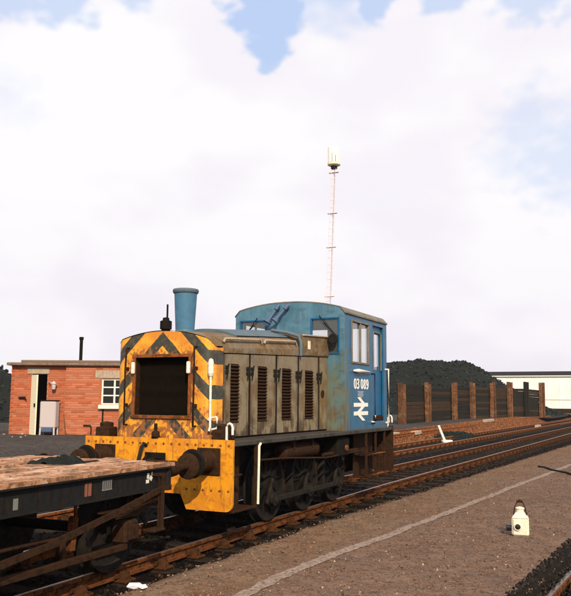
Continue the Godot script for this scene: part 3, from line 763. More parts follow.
# ------------------------------------------------------------------ the locomotive
const HF := 1.31
func ys(z): return 2.68 + 0.05 * -z
func yc(z): return 2.83 + 0.07 * -z
func sec_y(ax: float, z: float) -> float: # height of the bonnet top at |x|
	var t := clampf(ax / 0.82, 0.0, 1.0)
	var y: float = lerpf(yc(z), ys(z), pow(t, 2.0))
	if t > 0.86: y -= 0.10 * pow((t - 0.86) / 0.14, 2.0)
	return y
func build_loco():
	var L := thing("shunting_locomotive", "blue diesel shunting locomotive with black and yellow striped nose and tall chimney", "locomotive")
	var st: SurfaceTool
	# --- nose shell with the chevrons
	st = T()
	var plan := [] # x, z, s, nx, nz
	var r := 0.17; var zf := -0.10
	for k in 25:
		var x: float = lerpf(-0.65, 0.65, k / 24.0)
		plan.append([x, zf, x, 0.0, 1.0])
	var right := []
	for k in range(1, 9):
		var a := k / 8.0 * PI / 2
		right.append([0.65 + r * sin(a), zf - r + r * cos(a), 0.65 + r * a, sin(a), cos(a)])
	right.append([0.82, -0.42, 0.65 + r * PI / 2 + 0.15, 1.0, 0.0])
	for q in right: plan.append(q)
	for q in right: plan.push_front([-q[0], q[1], -q[2], -q[3], q[4]])
	var ox := 0.46; var oy0 := 1.63; var oy1 := 2.47
	var add_col := func(p0, p1, ya0, ya1, yb0, yb1):
		var P := [Vector3(p0[0], ya0, p0[1]), Vector3(p1[0], yb0, p1[1]), Vector3(p1[0], yb1, p1[1]), Vector3(p0[0], ya1, p0[1])]
		var S := [p0[2], p1[2], p1[2], p0[2]]
		var N := [Vector3(p0[3], 0, p0[4]), Vector3(p1[3], 0, p1[4]), Vector3(p1[3], 0, p1[4]), Vector3(p0[3], 0, p0[4])]
		for ii in ([0, 2, 1, 0, 3, 2]):
			st.set_uv(Vector2(S[ii] / SMAX * 0.5 + 0.5, (2.95 - P[ii].y) / 1.7)); st.set_normal(N[ii]); st.add_vertex(P[ii])
	var cuts := []
	for i in plan.size() - 1:
		var p0 = plan[i]; var p1 = plan[i + 1]
		# split columns at the opening's sides
		var parts := [[p0, p1]]
		for xcut in [-ox, ox]:
			var np := []
			for q in parts:
				if q[0][0] < xcut - 1e-4 and q[1][0] > xcut + 1e-4:
					var mid := [xcut, zf, xcut, 0.0, 1.0]
					np.append([q[0], mid]); np.append([mid, q[1]])
				else: np.append(q)
			parts = np
		for q in parts:
			var xm: float = (q[0][0] + q[1][0]) * 0.5
			var t0: float = sec_y(absf(q[0][0]), q[0][1]); var t1: float = sec_y(absf(q[1][0]), q[1][1])
			if absf(xm) < ox:
				add_col.call(q[0], q[1], HF, oy0, HF, oy0); add_col.call(q[0], q[1], oy1, t0, oy1, t1)
			else: add_col.call(q[0], q[1], HF, t0, HF, t1)
	var nose := obj("nose", st, M.stripes, L)
	# nose top
	st = T(); var g := []
	for k in 31:
		var x: float = lerpf(-0.815, 0.815, k / 30.0)
		var zz := zf
		if absf(x) > 0.65: zz = zf - r + sqrt(maxf(0.0, r * r - pow(absf(x) - 0.65, 2)))
		var row := []
		for j in 4:
			var z2: float = lerpf(zz + 0.012, -0.42, j / 3.0)
			row.append(Vector3(x, sec_y(absf(x), z2) + 0.012, z2))
		g.append(row)
	sheet(st, g, Vector3.UP); obj("nose_top", st, M.band, nose)
	# radiator: reveal, dark core with fins, surround frame
	st = T()
	for q in [[-ox, oy0, ox, oy0], [ox, oy0, ox, oy1], [ox, oy1, -ox, oy1], [-ox, oy1, -ox, oy0]]:
		quad_out(st, Vector3(q[0], q[1], zf), Vector3(q[2], q[3], zf), Vector3(q[2], q[3], zf - 0.13), Vector3(q[0], q[1], zf - 0.13), Vector3(q[0] * 3, q[1] * 3 - 4, zf))
	obj("radiator_reveal", st, M.grime_brown, nose)
	st = T(); box(st, Vector3(0, 2.05, zf - 0.14), Vector3(0.95, 0.88, 0.02))
	for k in 46: box(st, Vector3(-0.45 + 0.02 * k, 2.05, zf - 0.122), Vector3(0.004, 0.84, 0.02))
	obj("radiator_core", st, M.radiator, nose)
	st = T()
	var fr := 0.05
	box(st, Vector3(0, oy1 + fr / 2 - 0.012, zf + 0.008), Vector3(2 * ox + 2 * fr, fr, 0.03), 0.006)
	box(st, Vector3(0, oy0 - fr / 2 + 0.012, zf + 0.010), Vector3(2 * ox + 2 * fr, fr, 0.034), 0.006)
	for s in [-1, 1]: box(st, Vector3(s * (ox + fr / 2 - 0.012), (oy0 + oy1) / 2, zf + 0.007), Vector3(fr, oy1 - oy0 + 0.02, 0.026), 0.006)
	obj("radiator_frame", st, M.rust_bright, nose)
	for s in [-1, 1]:
		st = T() # dark grab rails beside the opening
		tube(st, [Vector3(s * 0.58, 1.50, zf), Vector3(s * 0.58, 1.50, zf + 0.07), Vector3(s * 0.585, 2.3, zf + 0.075), Vector3(s * 0.575, 2.6, zf + 0.07), Vector3(s * 0.575, 2.6, zf)], 0.014, 7)
		for y in [1.78, 2.3]: box(st, Vector3(s * 0.583, y, zf + 0.035), Vector3(0.035, 0.05, 0.07), 0.006)
		obj("grab_rail", st, M.grime_brown, nose)
		st = T(); box(st, Vector3(s * 0.47, 2.31, zf + 0.045), Vector3(0.055, 0.17, 0.045), 0.012); box(st, Vector3(s * 0.47, 2.31, zf + 0.012), Vector3(0.03, 0.1, 0.03))
		obj("marker_plate", st, M.white, nose)
		if s < 0: continue
		st = T()
		tube(st, [Vector3(s * 0.80, 1.44, zf + 0.005), Vector3(s * 0.815, 1.5, zf + 0.005), Vector3(s * 0.81, 2.2, zf + 0.005)], 0.018, 8)
		lathe(st, Vector3(s * 0.81, 2.2, zf + 0.005), Vector3.UP, [[-0.02, 0.0], [-0.01, 0.03], [0.03, 0.042], [0.17, 0.042], [0.22, 0.03], [0.235, 0.0]], 10)
		box(st, Vector3(s * 0.79, 2.2, zf - 0.03), Vector3(0.03, 0.04, 0.06)); box(st, Vector3(s * 0.79, 1.6, zf - 0.03), Vector3(0.03, 0.04, 0.06))
		obj("corner_handrail", st, M.white, nose)
		st = T(); tube(st, [Vector3(s * 0.84, 1.62, zf), Vector3(s * 0.91, 1.63, zf), Vector3(s * 0.92, 1.6, zf), Vector3(s * 0.915, 1.48, zf), Vector3(s * 0.84, 1.46, zf)], 0.015, 7)
		obj("hose_hook", st, M.white, nose)
	# whistle on the nose
	st = T(); lathe(st, Vector3(0.0, 2.835, -0.17), Vector3.UP, [[0, 0.06], [0.03, 0.065], [0.035, 0.085], [0.15, 0.085], [0.165, 0.05], [0.2, 0.045], [0.21, 0.0]], 14)
	tube(st, [Vector3(0.02, 3.0, -0.17), Vector3(0.02, 3.23, -0.17)], 0.014, 7)
	obj("whistle", st, M.grime, L)
	# chimney: flared cone with a rolled lip
	st = T(); lathe(st, Vector3(0, 2.86, -0.68), Vector3.UP, [[-0.05, 0.15], [0.0, 0.15], [0.04, 0.142], [0.59, 0.172], [0.62, 0.172], [0.62, 0.155], [0.2, 0.13], [0.0, 0.1], [0.0, 0.0]], 32)
	var chim := obj("chimney", st, M.blue, L)
	st = T(); lathe(st, Vector3(0, 2.86, -0.68), Vector3.UP, [[0.585, 0.17], [0.60, 0.19], [0.63, 0.198], [0.655, 0.19], [0.66, 0.17], [0.62, 0.154]], 32)
	obj("rim", st, M.blue_dull, chim)
	# --- bonnet sides, doors and louvres
	var zb := -4.36
	var doors := [-0.44, -1.22, -2.15, -3.01, -3.92, -4.34]
	var lz := [[-0.64, -0.89], [-1.5, -1.81], [-2.37, -2.72], [-3.31, -3.66]]
	var bl := func(z): return 2.515 + 0.036 * -z # seam under the top casing
	st = T()
	for s in [-1, 1]:
		hexa(st, [Vector3(s * 0.79, HF, -0.40), Vector3(s * 0.74, HF, -0.40), Vector3(s * 0.74, bl.call(-0.4), -0.40), Vector3(s * 0.79, bl.call(-0.4), -0.40), Vector3(s * 0.79, HF, zb), Vector3(s * 0.74, HF, zb), Vector3(s * 0.74, bl.call(zb), zb), Vector3(s * 0.79, bl.call(zb), zb)])
	var bon := obj("bonnet", st, M.grime_brown, L)
	for s in [-1, 1]:
		for k in 5:
			var z0: float = doors[k] - 0.012; var z1: float = doors[k + 1] + 0.012
			st = T()
			var yt0: float = bl.call(z0) - 0.015; var yt1: float = bl.call(z1) - 0.015
			var lv = lz[k] if k < 4 else null
			var segs := [[z0, z1, HF + 0.03, yt0, yt1]]
			var ly0 := 1.54; var ly1: float = 2.385
			if lv != null:
				segs = [[z0, lv[0], HF + 0.03, yt0, lerpf(yt0, yt1, 0.3)], [lv[1], z1, HF + 0.03, lerpf(yt0, yt1, 0.7), yt1], [lv[0], lv[1], HF + 0.03, ly0, ly0], [lv[0], lv[1], ly1, lerpf(yt0, yt1, 0.3), lerpf(yt0, yt1, 0.7)]]
			for q in segs:
				hexa(st, [Vector3(s * 0.79, q[2], q[0]), Vector3(s * 0.82, q[2], q[0]), Vector3(s * 0.82, q[3], q[0]), Vector3(s * 0.79, q[3], q[0]), Vector3(s * 0.79, q[2], q[1]), Vector3(s * 0.82, q[2], q[1]), Vector3(s * 0.82, q[4], q[1]), Vector3(s * 0.79, q[4], q[1])])
			var da := st.commit_to_arrays(); var duv := PackedVector2Array()
			for v in da[Mesh.ARRAY_VERTEX]: duv.append(Vector2((-v.z - 0.4) / 4.0, (2.7 - v.y) / 1.4))
			da[Mesh.ARRAY_TEX_UV] = duv
			var dm := ArrayMesh.new(); dm.add_surface_from_arrays(Mesh.PRIMITIVE_TRIANGLES, da)
			var door := mesh_node("engine_door", dm, M.bonnet_side, L)
			if lv != null:
				st = T()
				var n := 17
				for i in n:
					var y := lerpf(ly0 + 0.02, ly1 - 0.02, i / float(n - 1))
					box(st, Vector3(s * 0.818, y, (lv[0] + lv[1]) / 2), Vector3(0.045, 0.008, lv[0] - lv[1]), 0.0, Basis(Vector3.FORWARD, s * 0.75))
				box(st, Vector3(s * 0.795, (ly0 + ly1) / 2, (lv[0] + lv[1]) / 2), Vector3(0.006, ly1 - ly0, lv[0] - lv[1]))
				obj("louvre", st, M.grime_brown, door)
			for e in [z0 - 0.06, z1 + 0.06]: # hinges and catches
				if k == 4 and e != z0 - 0.06: continue
				st = T()
				for yy in [2.33, 2.26]: box(st, Vector3(s * 0.832, yy, e), Vector3(0.024, 0.05, 0.075), 0.006)
				tube(st, [Vector3(s * 0.842, 2.16, e + 0.02), Vector3(s * 0.85, 2.38, e - 0.02)], 0.011, 6)
				obj("door_catch", st, M.black, door)
			if k == 4:
				st = T(); lathe(st, Vector3(s * 0.82, 1.98, -4.1), Vector3(s, 0, 0), [[0, 0.07], [0.015, 0.07], [0.02, 0.05], [0.01, 0.045], [0.01, 0.0]], 14); obj("gauge_ring", st, M.grime_brown, door)
		# strap between doors
		for k in range(1, 5):
			st = T(); box(st, Vector3(s * 0.824, (HF + bl.call(doors[k])) / 2 + 0.01, doors[k]), Vector3(0.012, bl.call(doors[k]) - HF - 0.05, 0.028)); obj("door_strap", st, M.grime, bon)
	# top casing
	st = T(); g = []
	for j in 21:
		var z: float = lerpf(-0.42, zb, j / 20.0)
		var row := []
		var y0: float = bl.call(z)
		row.append(Vector3(-0.835, y0, z)); row.append(Vector3(-0.835, ys(z) - 0.10, z))
		for k in 25:
			var x: float = lerpf(-0.82, 0.82, k / 24.0)
			row.append(Vector3(x, sec_y(absf(x), z), z))
		row.append(Vector3(0.835, ys(z) - 0.10, z)); row.append(Vector3(0.835, y0, z))
		g.append(row)
	sheet(st, g, Vector3.UP)
	for s in [-1, 1]:
		quad(st, Vector3(s * 0.79, bl.call(-0.42), -0.42), Vector3(s * 0.835, bl.call(-0.42), -0.42), Vector3(s * 0.835, bl.call(zb), zb), Vector3(s * 0.79, bl.call(zb), zb), Vector3.DOWN)
	for s in [-1, 1]: quad(st, Vector3(s * 0.74, bl.call(-0.42), -0.42), Vector3(s * 0.835, bl.call(-0.42), -0.42), Vector3(s * 0.835, ys(-0.42) - 0.09, -0.42), Vector3(s * 0.74, ys(-0.42), -0.42), Vector3(0, 0, 1))
	var cas := obj("bonnet_casing", st, M.band, L)
	st = T(); g = []
	for j in 12:
		var z: float = lerpf(-1.2, zb, j / 11.0)
		var row := []
		for k in 17:
			var x: float = lerpf(-0.6, 0.6, k / 16.0)
			row.append(Vector3(x, sec_y(absf(x), z) + 0.02 + 0.03 * sin(PI * k / 16.0), z))
		g.append(row)
	sheet(st, g, Vector3.UP)
	for k in 16: quad(st, g[0][k], g[0][k + 1], g[0][k + 1] - Vector3(0, 0.07, 0), g[0][k] - Vector3(0, 0.07, 0), Vector3(0, 0, 1))
	obj("bonnet_hatch", st, M.blue_dull, cas)
	for s in [-1, 1]:
		for q in [[-0.45, -1.66], [-1.74, -2.98]]:
			st = T()
			tube(st, [Vector3(s * 0.80, ys(q[0]) - 0.02, q[0]), Vector3(s * 0.80, ys(q[0]) + 0.035, q[0] - 0.05), Vector3(s * 0.80, ys(q[1]) + 0.035, q[1] + 0.05), Vector3(s * 0.80, ys(q[1]) - 0.02, q[1])], 0.02, 7)
			obj("top_rail", st, M.concrete, cas)
		# header tank block against the cab
		st = T()
		hexa(st, [Vector3(s * 0.845, 2.64, -3.12), Vector3(s * 0.42, 2.64, -3.12), Vector3(s * 0.42, 3.02, -3.12), Vector3(s * 0.845, 2.985, -3.12), Vector3(s * 0.845, 2.69, zb + 0.004), Vector3(s * 0.42, 2.69, zb + 0.004), Vector3(s * 0.42, 3.08, zb + 0.004), Vector3(s * 0.845, 3.04, zb + 0.004)])
		var tk := obj("side_tank", st, M.band, L)
		st = T(); box(st, Vector3(s * 0.852, 3.015, -3.74), Vector3(0.035, 0.03, 1.2), 0.008, Basis(Vector3.RIGHT, 0.044)); obj("tank_lip", st, M.concrete, tk)
		st = T(); box(st, Vector3(s * 0.849, 2.83, -3.42), Vector3(0.012, 0.15, 0.1), 0.003); obj("notice_plate", st, M.cream, tk)
		st = T(); tube(st, [Vector3(s * 0.862, 2.62, -3.03), Vector3(s * 0.862, 2.86, -3.03), Vector3(s * 0.82, 2.96, -3.03), Vector3(s * 0.6, 3.03, -3.03), Vector3(s * 0.3, 3.08, -3.03)], 0.03, 8); obj("vent_pipe", st, M.blue_dull, tk)
	# --- cab
	var zcf := -4.36; var zcr := -6.90; var cw := 1.155
	var roof := func(x): return 3.735 - 0.16 * pow(absf(x) / 1.155, 2.2) if absf(x) < 1.06 else 3.735 - 0.16 * pow(absf(x) / 1.155, 2.2) - 0.08 * pow((absf(x) - 1.06) / 0.095, 2.0)
	var xs := []
	for k in 25: xs.append(lerpf(-cw, cw, k / 24.0))
	var cab := Node3D.new(); cab.name = "cab"; L.add_child(cab)
	st = T(); wall(st, Transform3D(Basis.IDENTITY, Vector3(0, 0, zcf)), xs, HF, roof, [[-1.06, 2.72, -0.47, 3.42], [0.47, 2.72, 1.06, 3.42]], 0.04)
	var fa := st.commit_to_arrays(); var fuv := PackedVector2Array()
	for v in fa[Mesh.ARRAY_VERTEX]: fuv.append(Vector2((v.x + 1.2) / 2.4, (3.8 - v.y) / 2.5))
	fa[Mesh.ARRAY_TEX_UV] = fuv
	var fm := ArrayMesh.new(); fm.add_surface_from_arrays(Mesh.PRIMITIVE_TRIANGLES, fa)
	mesh_node("cab_front", fm, M.cab_front, cab)
	st = T(); wall(st, Transform3D(Basis.IDENTITY, Vector3(0, 0, zcr + 0.04)), xs, HF, roof, [[-1.0, 2.55, -0.2, 3.45], [0.2, 2.55, 1.0, 3.45]], 0.04)
	obj("cab_rear", st, M.blue_side, cab)
	for s in [-1, 1]:
		# side wall: local x runs rearwards on this side; window and door openings
		var xf := Transform3D(Basis(Vector3(0, 0, -1), Vector3.UP, Vector3(1, 0, 0)), Vector3(s * cw if s > 0 else -cw + 0.04, 0, zcf - 0.04))
		var sw := T()
		var ztop := func(_x): return 3.50
		wall(sw, xf, [0.0, 0.3, 1.56, 2.46], HF, ztop, [[0.33, 2.57, 1.33, 3.40], [1.58, 1.45, 2.28, 3.40]], 0.04)
		# UVs for the painted side, from its own length and height
		var arr := sw.commit_to_arrays()
		var uv := PackedVector2Array()
		for v in arr[Mesh.ARRAY_VERTEX]: uv.append(Vector2((zcf - v.z) / 2.54, (3.6 - v.y) / 2.3))
		arr[Mesh.ARRAY_TEX_UV] = uv
		var am := ArrayMesh.new(); am.add_surface_from_arrays(Mesh.PRIMITIVE_TRIANGLES, arr)
		var side := mesh_node("cab_side", am, M.cab_side, cab)
		var px: float = s * (cw - 0.02)
		# window frame, two panes and glass
		st = T()
		for y in [2.585, 3.385]: box(st, Vector3(px + s * 0.02, y, -5.23), Vector3(0.05, 0.04, 1.0), 0.006)
		for z in [-4.75, -5.23, -5.71]: box(st, Vector3(px + s * 0.018, 2.985, z), Vector3(0.044, 0.77, 0.035), 0.006)
		obj("window_frame", st, M.roof_grey, side)
		for z in [-4.99, -5.47]:
			st = T(); box(st, Vector3(px, 2.985, z), Vector3(0.006, 0.79, 0.45)); obj("pane", st, M.glass, side)
		# door, set back in its opening
		st = T()
		var dxf := Transform3D(Basis(Vector3(0, 0, -1), Vector3.UP, Vector3(1, 0, 0)), Vector3(s * (cw - 0.05) + (0.0 if s > 0 else 0.03), 0, -5.98))
		wall(st, dxf, [0.0, 0.70], 1.56, func(_x): return 3.40, [[0.11, 2.50, 0.58, 3.24]], 0.03)
		var door := obj("cab_door", st, M.blue_side, cab)
		st = T(); box(st, Vector3(s * (cw - 0.06), 2.87, -6.325), Vector3(0.006, 0.74, 0.47)); obj("pane", st, M.glass, door)
		st = T()
		tube(st, [Vector3(s * (cw - 0.02), 2.49, -6.08), Vector3(s * (cw - 0.02), 3.25, -6.08), Vector3(s * (cw - 0.02), 3.27, -6.11), Vector3(s * (cw - 0.02), 3.27, -6.54), Vector3(s * (cw - 0.02), 3.24, -6.57), Vector3(s * (cw - 0.02), 2.49, -6.57)], 0.016, 6)
		obj("window_surround", st, M.roof_grey, door)
		st = T(); box(st, Vector3(s * (cw - 0.04), 1.505, -6.33), Vector3(0.05, 0.09, 0.7), 0.006); obj("kick_plate", st, M.grime_brown, door)
		# rails either side of the door
		st = T(); tube(st, [Vector3(s * cw, 2.40, -5.90), Vector3(s * (cw + 0.07), 2.40, -5.90), Vector3(s * (cw + 0.07), 1.42, -5.90), Vector3(s * cw, 1.40, -5.90)], 0.016, 7); obj("door_rail", st, M.grime, cab)
		st = T(); tube(st, [Vector3(s * cw, 2.52, -6.80), Vector3(s * (cw + 0.07), 2.52, -6.80), Vector3(s * (cw + 0.07), 1.42, -6.82), Vector3(s * cw, 1.40, -6.82)], 0.024, 7); obj("door_rail", st, M.white, cab)
		st = T(); tube(st, [Vector3(s * cw, 1.44, -5.905), Vector3(s * (cw + 0.074), 1.44, -5.905), Vector3(s * (cw + 0.074), 1.57, -5.905)], 0.02, 7); obj("rail_end", st, M.white, cab)
		# small horizontal grab under the window
		st = T(); tube(st, [Vector3(s * cw, 2.43, -4.85), Vector3(s * (cw + 0.05), 2.43, -4.87), Vector3(s * (cw + 0.05), 2.43, -5.0), Vector3(s * (cw + 0.05), 2.43, -5.66), Vector3(s * cw, 2.43, -5.68)], [0.02, 0.03, 0.042, 0.012, 0.012], 8); obj("side_grab", st, M.white, cab)
		# lettering
		var tm := TextMesh.new(); tm.text = "03 089"; tm.font_size = 32; tm.depth = 0.004
		var sf := SystemFont.new(); sf.font_names = PackedStringArray(["Droid Sans"]); sf.font_weight = 700; tm.font = sf
		tm.pixel_size = 0.0079
		var num := mesh_node("number", tm, M.letter_white, cab)
		num.position = Vector3(s * (cw + 0.0035), 2.18, -5.28); num.rotation.y = s * PI / 2
		var bb := tm.get_aabb(); num.scale = Vector3(0.84 / maxf(bb.size.x, 0.01), 0.20 / maxf(bb.size.y, 0.01), 1.0)
		st = T()
		var lx := Transform3D(Basis(Vector3.UP, s * PI / 2), Vector3(s * (cw + 0.006), 1.70, -5.26))
		var kx := 0.80 / 62.0; var ky := 0.45 / 39.0
		var V := func(a, b): return Vector2((a - 31.0) * kx, (19.5 - b) * ky)
		for yb in [12.4, 26.6]: poly_prism(st, lx, PackedVector2Array([V.call(0, yb - 3.2), V.call(62, yb - 3.2), V.call(62, yb + 3.2), V.call(0, yb + 3.2)]), 0.006)
		lx.origin.x += s * 0.0012
		for q in [[19.8, 0.0, 46.0, 12.4], [46.0, 12.4, 16.0, 26.6], [16.0, 26.6, 42.2, 39.0]]:
			poly_prism(st, lx, PackedVector2Array([V.call(q[0] - 7, q[1]), V.call(q[0] + 7, q[1]), V.call(q[2] + 7, q[3]), V.call(q[2] - 7, q[3])]), 0.006)
			lx.origin.x += s * 0.0006
		obj("double_arrow_emblem", st, M.letter_white, cab)
		st = T()
		for i in 5: box(st, Vector3(s * (cw + 0.002), 2.035 - 0.026 * i, -5.24), Vector3(0.003, 0.013, [0.34, 0.26, 0.34, 0.3, 0.2][i]))
		obj("data_panel", st, M.letter_grey, cab)
	# front windows, frames
	for s in [-1, 1]:
		st = T()
		for y in [2.735, 3.405]: box(st, Vector3(s * 0.765, y, zcf - 0.01), Vector3(0.59, 0.03, 0.05), 0.004)
		for x in [0.485, 1.045]: box(st, Vector3(s * x, 3.07, zcf - 0.01), Vector3(0.03, 0.64, 0.046), 0.004)
		var wf := obj("front_window_frame", st, M.blue_side, cab)
		st = T(); box(st, Vector3(s * 0.765, 3.07, zcf - 0.025), Vector3(0.55, 0.66, 0.006)); obj("pane", st, M.glass, wf)
		st = T(); tube(st, [Vector3(s * 0.66, 3.46, zcf + 0.03), Vector3(s * 0.70, 3.40, zcf + 0.03), Vector3(s * 0.86, 3.2, zcf + 0.02)], 0.009, 5); box(st, Vector3(s * 0.86, 3.2, zcf + 0.012), Vector3(0.02, 0.34, 0.014), 0.0, Basis(Vector3.BACK, s * 0.75)); obj("wiper", st, M.black, wf)
		st = T()
		for y in [2.565, 3.435]: box(st, Vector3(s * 0.6, y, zcr + 0.02), Vector3(0.8, 0.03, 0.05))
		var rw := obj("rear_window_frame", st, M.blue_side, cab)
		st = T(); box(st, Vector3(s * 0.6, 3.0, zcr + 0.02), Vector3(0.78, 0.86, 0.006)); obj("pane", st, M.glass, rw)
		st = T(); lathe(st, Vector3(s * 0.98, 3.0, zcf + 0.01), Vector3(0, 0, 1), [[0, 0.05], [0.06, 0.055], [0.08, 0.09], [0.13, 0.10], [0.14, 0.085], [0.13, 0.0]], 14); obj("front_lamp", st, M.black, cab)
	# roof
	st = T()
	var zz2 := [zcf + 0.006, zcr - 0.03]
	for i in 24:
		var a: float = xs[i] * 1.012; var b: float = xs[i + 1] * 1.012
		var ya: float = roof.call(xs[i]) ; var yb2: float = roof.call(xs[i + 1])
		hexa(st, [Vector3(a, ya + 0.003, zz2[0]), Vector3(b, yb2 + 0.003, zz2[0]), Vector3(b, yb2 + 0.022, zz2[0]), Vector3(a, ya + 0.022, zz2[0]), Vector3(a, ya + 0.003, zz2[1]), Vector3(b, yb2 + 0.003, zz2[1]), Vector3(b, yb2 + 0.022, zz2[1]), Vector3(a, ya + 0.022, zz2[1])])
	for s in [-1, 1]: box(st, Vector3(s * 1.172, 3.505, (zcf + zcr) / 2), Vector3(0.024, 0.04, 2.53), 0.006)
	obj("cab_roof", st, M.roof_grey, cab)
	st = T(); box(st, Vector3(0, HF + 0.03, (zcf + zcr) / 2), Vector3(2.2, 0.05, 2.44)); obj("cab_floor", st, M.grime, cab)
	st = T(); box(st, Vector3(0, 1.95, -4.72), Vector3(1.5, 1.2, 0.55), 0.03); box(st, Vector3(0, 2.60, -4.72), Vector3(1.3, 0.08, 0.6), 0.02); obj("control_desk", st, M.grime, cab)
	# twin horns high on the cab front
	for q in [[-0.22, 3.60, -0.36, 3.34], [-0.03, 3.60, -0.2, 3.36]]:
		st = T()
		lathe(st, Vector3(q[0], q[1], zcf + 0.10), Vector3(q[2] - q[0], q[3] - q[1], 0.10).normalized(), [[-0.11, 0.0], [-0.11, 0.035], [-0.09, 0.045], [0.0, 0.045], [0.02, 0.022], [0.22, 0.032], [0.29, 0.055], [0.31, 0.085], [0.305, 0.08], [0.2, 0.02]], 14)
		box(st, Vector3(q[0], q[1], zcf + 0.05), Vector3(0.05, 0.04, 0.11))
		obj("horn", st, M.dull_blue, L)
	# --- running plate and beam
	st = T()
	for s in [-1, 1]: box(st, Vector3(s * 0.985, HF - 0.035, -3.56), Vector3(0.50, 0.07, 7.0), 0.01)
	box(st, Vector3(0, HF - 0.037, -0.22), Vector3(1.47, 0.066, 0.40), 0.008); box(st, Vector3(0, HF - 0.037, -6.98), Vector3(1.47, 0.066, 0.16), 0.008)
	obj("running_plate", st, M.running_plate, L)
	for e in [0, 1]:
		var pts := PackedVector2Array()
		var w := 1.235; var yb := 0.39; var rr := 0.1
		for k in 5:
			var a := k / 4.0 * PI / 2
			pts.append(Vector2(w - rr + rr * cos(a - PI / 2) , yb + rr + rr * sin(a - PI / 2)))
		pts.append(Vector2(w, HF + 0.02)); pts.append(Vector2(-w, HF + 0.02))
		for k in 5:
			var a := PI + k / 4.0 * PI / 2
			pts.append(Vector2(-w + rr + rr * cos(a), yb + rr + rr * sin(a)))
		pts.append(Vector2(-0.52, yb)); pts.append(Vector2(-0.42, yb + 0.2)); pts.append(Vector2(0.42, yb + 0.2)); pts.append(Vector2(0.52, yb))
		st = T()
		poly_prism(st, Transform3D(Basis.IDENTITY, Vector3(0, 0, 0.0 if e == 0 else -7.045)), pts, 0.035)
		var beam := obj("buffer_beam", st, M.yellow if e == 0 else M.grime_brown, L)
		var zo := 0.0 if e == 0 else -7.08
		var sg := 1.0 if e == 0 else -1.0
		st = T()
		for k in 19:
			for y in [1.255, 0.66]:
				var x := -1.17 + k * 0.13
				if y < 1 and absf(x) < 0.5: continue
				lathe(st, Vector3(x, y, zo), Vector3(0, 0, sg), [[0, 0.019], [0.008, 0.016], [0.013, 0.0]], 6)
		obj("rivet_row", st, M.rust_bright if e == 0 else M.grime_brown, beam)
		for s in [-1, 1]:
			st = T()
			var o := Vector3(s * 0.865, 1.04, zo)
			box(st, o + Vector3(0, 0, sg * 0.012), Vector3(0.36, 0.36, 0.024), 0.02)
			lathe(st, o, Vector3(0, 0, sg), [[0.02, 0.15], [0.05, 0.125], [0.24, 0.115], [0.26, 0.10], [0.26, 0.07]], 20)
			var bf := obj("buffer", st, M.grime_brown, L)
			st = T(); lathe(st, o, Vector3(0, 0, sg), [[0.2, 0.075], [0.40, 0.07], [0.405, 0.16], [0.41, 0.185], [0.43, 0.19], [0.445, 0.17], [0.452, 0.0]], 24)
			obj("buffer_head", st, M.grime, bf)
		# coupling hook, links and hoses
		st = T()
		box(st, Vector3(0, 1.03, zo + sg * 0.01), Vector3(0.34, 0.2, 0.03), 0.01)
		tube(st, [Vector3(0, 1.03, zo), Vector3(0, 1.03, zo + sg * 0.14), Vector3(0, 0.99, zo + sg * 0.2), Vector3(0, 1.05, zo + sg * 0.26), Vector3(0, 1.10, zo + sg * 0.22)], [0.04, 0.035, 0.04, 0.035, 0.02], 8)
		for i in 3:
			var y0 := 0.98 - 0.16 * i
			tube(st, [Vector3(-0.035, y0, zo + sg * 0.19), Vector3(-0.05, y0 - 0.1, zo + sg * 0.18), Vector3(0, y0 - 0.19, zo + sg * 0.18), Vector3(0.05, y0 - 0.1, zo + sg * 0.18), Vector3(0.035, y0, zo + sg * 0.19)], 0.017, 6)
		obj("coupling_hook", st, M.grime, L)
		for s in [-1, 1]:
			if s < 0:
				st = T(); tube(st, [Vector3(-0.16, 1.22, zo), Vector3(-0.16, 1.25, zo + sg * 0.06), Vector3(-0.17, 1.2, zo + sg * 0.10), Vector3(-0.2, 1.0, zo + sg * 0.13), Vector3(-0.26, 0.72, zo + sg * 0.12), Vector3(-0.22, 0.64, zo + sg * 0.06)], 0.026, 8); obj("brake_hose", st, M.rubber, L)
				continue
			# white lamp bracket hooks on the corners
			st = T(); tube(st, [Vector3(s * 1.12, HF, zo - sg * 0.02), Vector3(s * 1.12, 1.50, zo - sg * 0.02), Vector3(s * 1.135, 1.535, zo - sg * 0.02), Vector3(s * 1.165, 1.55, zo - sg * 0.02), Vector3(s * 1.195, 1.535, zo - sg * 0.02), Vector3(s * 1.21, 1.50, zo - sg * 0.02), Vector3(s * 1.21, 1.40, zo - sg * 0.02)], 0.018, 7); obj("corner_hook", st, M.white, L)
	# sand boxes and lamp iron on the front plate
	for s in [-1, 1]:
		st = T(); box(st, Vector3(s * 0.99, HF + 0.075, -0.17), Vector3(0.24, 0.15, 0.24), 0.02); lathe(st, Vector3(s * 0.99, HF + 0.14, -0.17), Vector3.UP, [[0, 0.095], [0.06, 0.10], [0.075, 0.085], [0.09, 0.0]], 16); obj("sand_box", st, M.grime_brown, L)
	st = T(); box(st, Vector3(-0.02, 1.42, -0.015), Vector3(0.05, 0.22, 0.014)); box(st, Vector3(-0.02, 1.36, 0.0), Vector3(0.11, 0.08, 0.02), 0.005); lathe(st, Vector3(-0.02, 1.345, -0.02), Vector3.UP, [[0, 0.06], [0.07, 0.055], [0.09, 0.0]], 10); obj("lamp_iron", st, M.grime_brown, L)
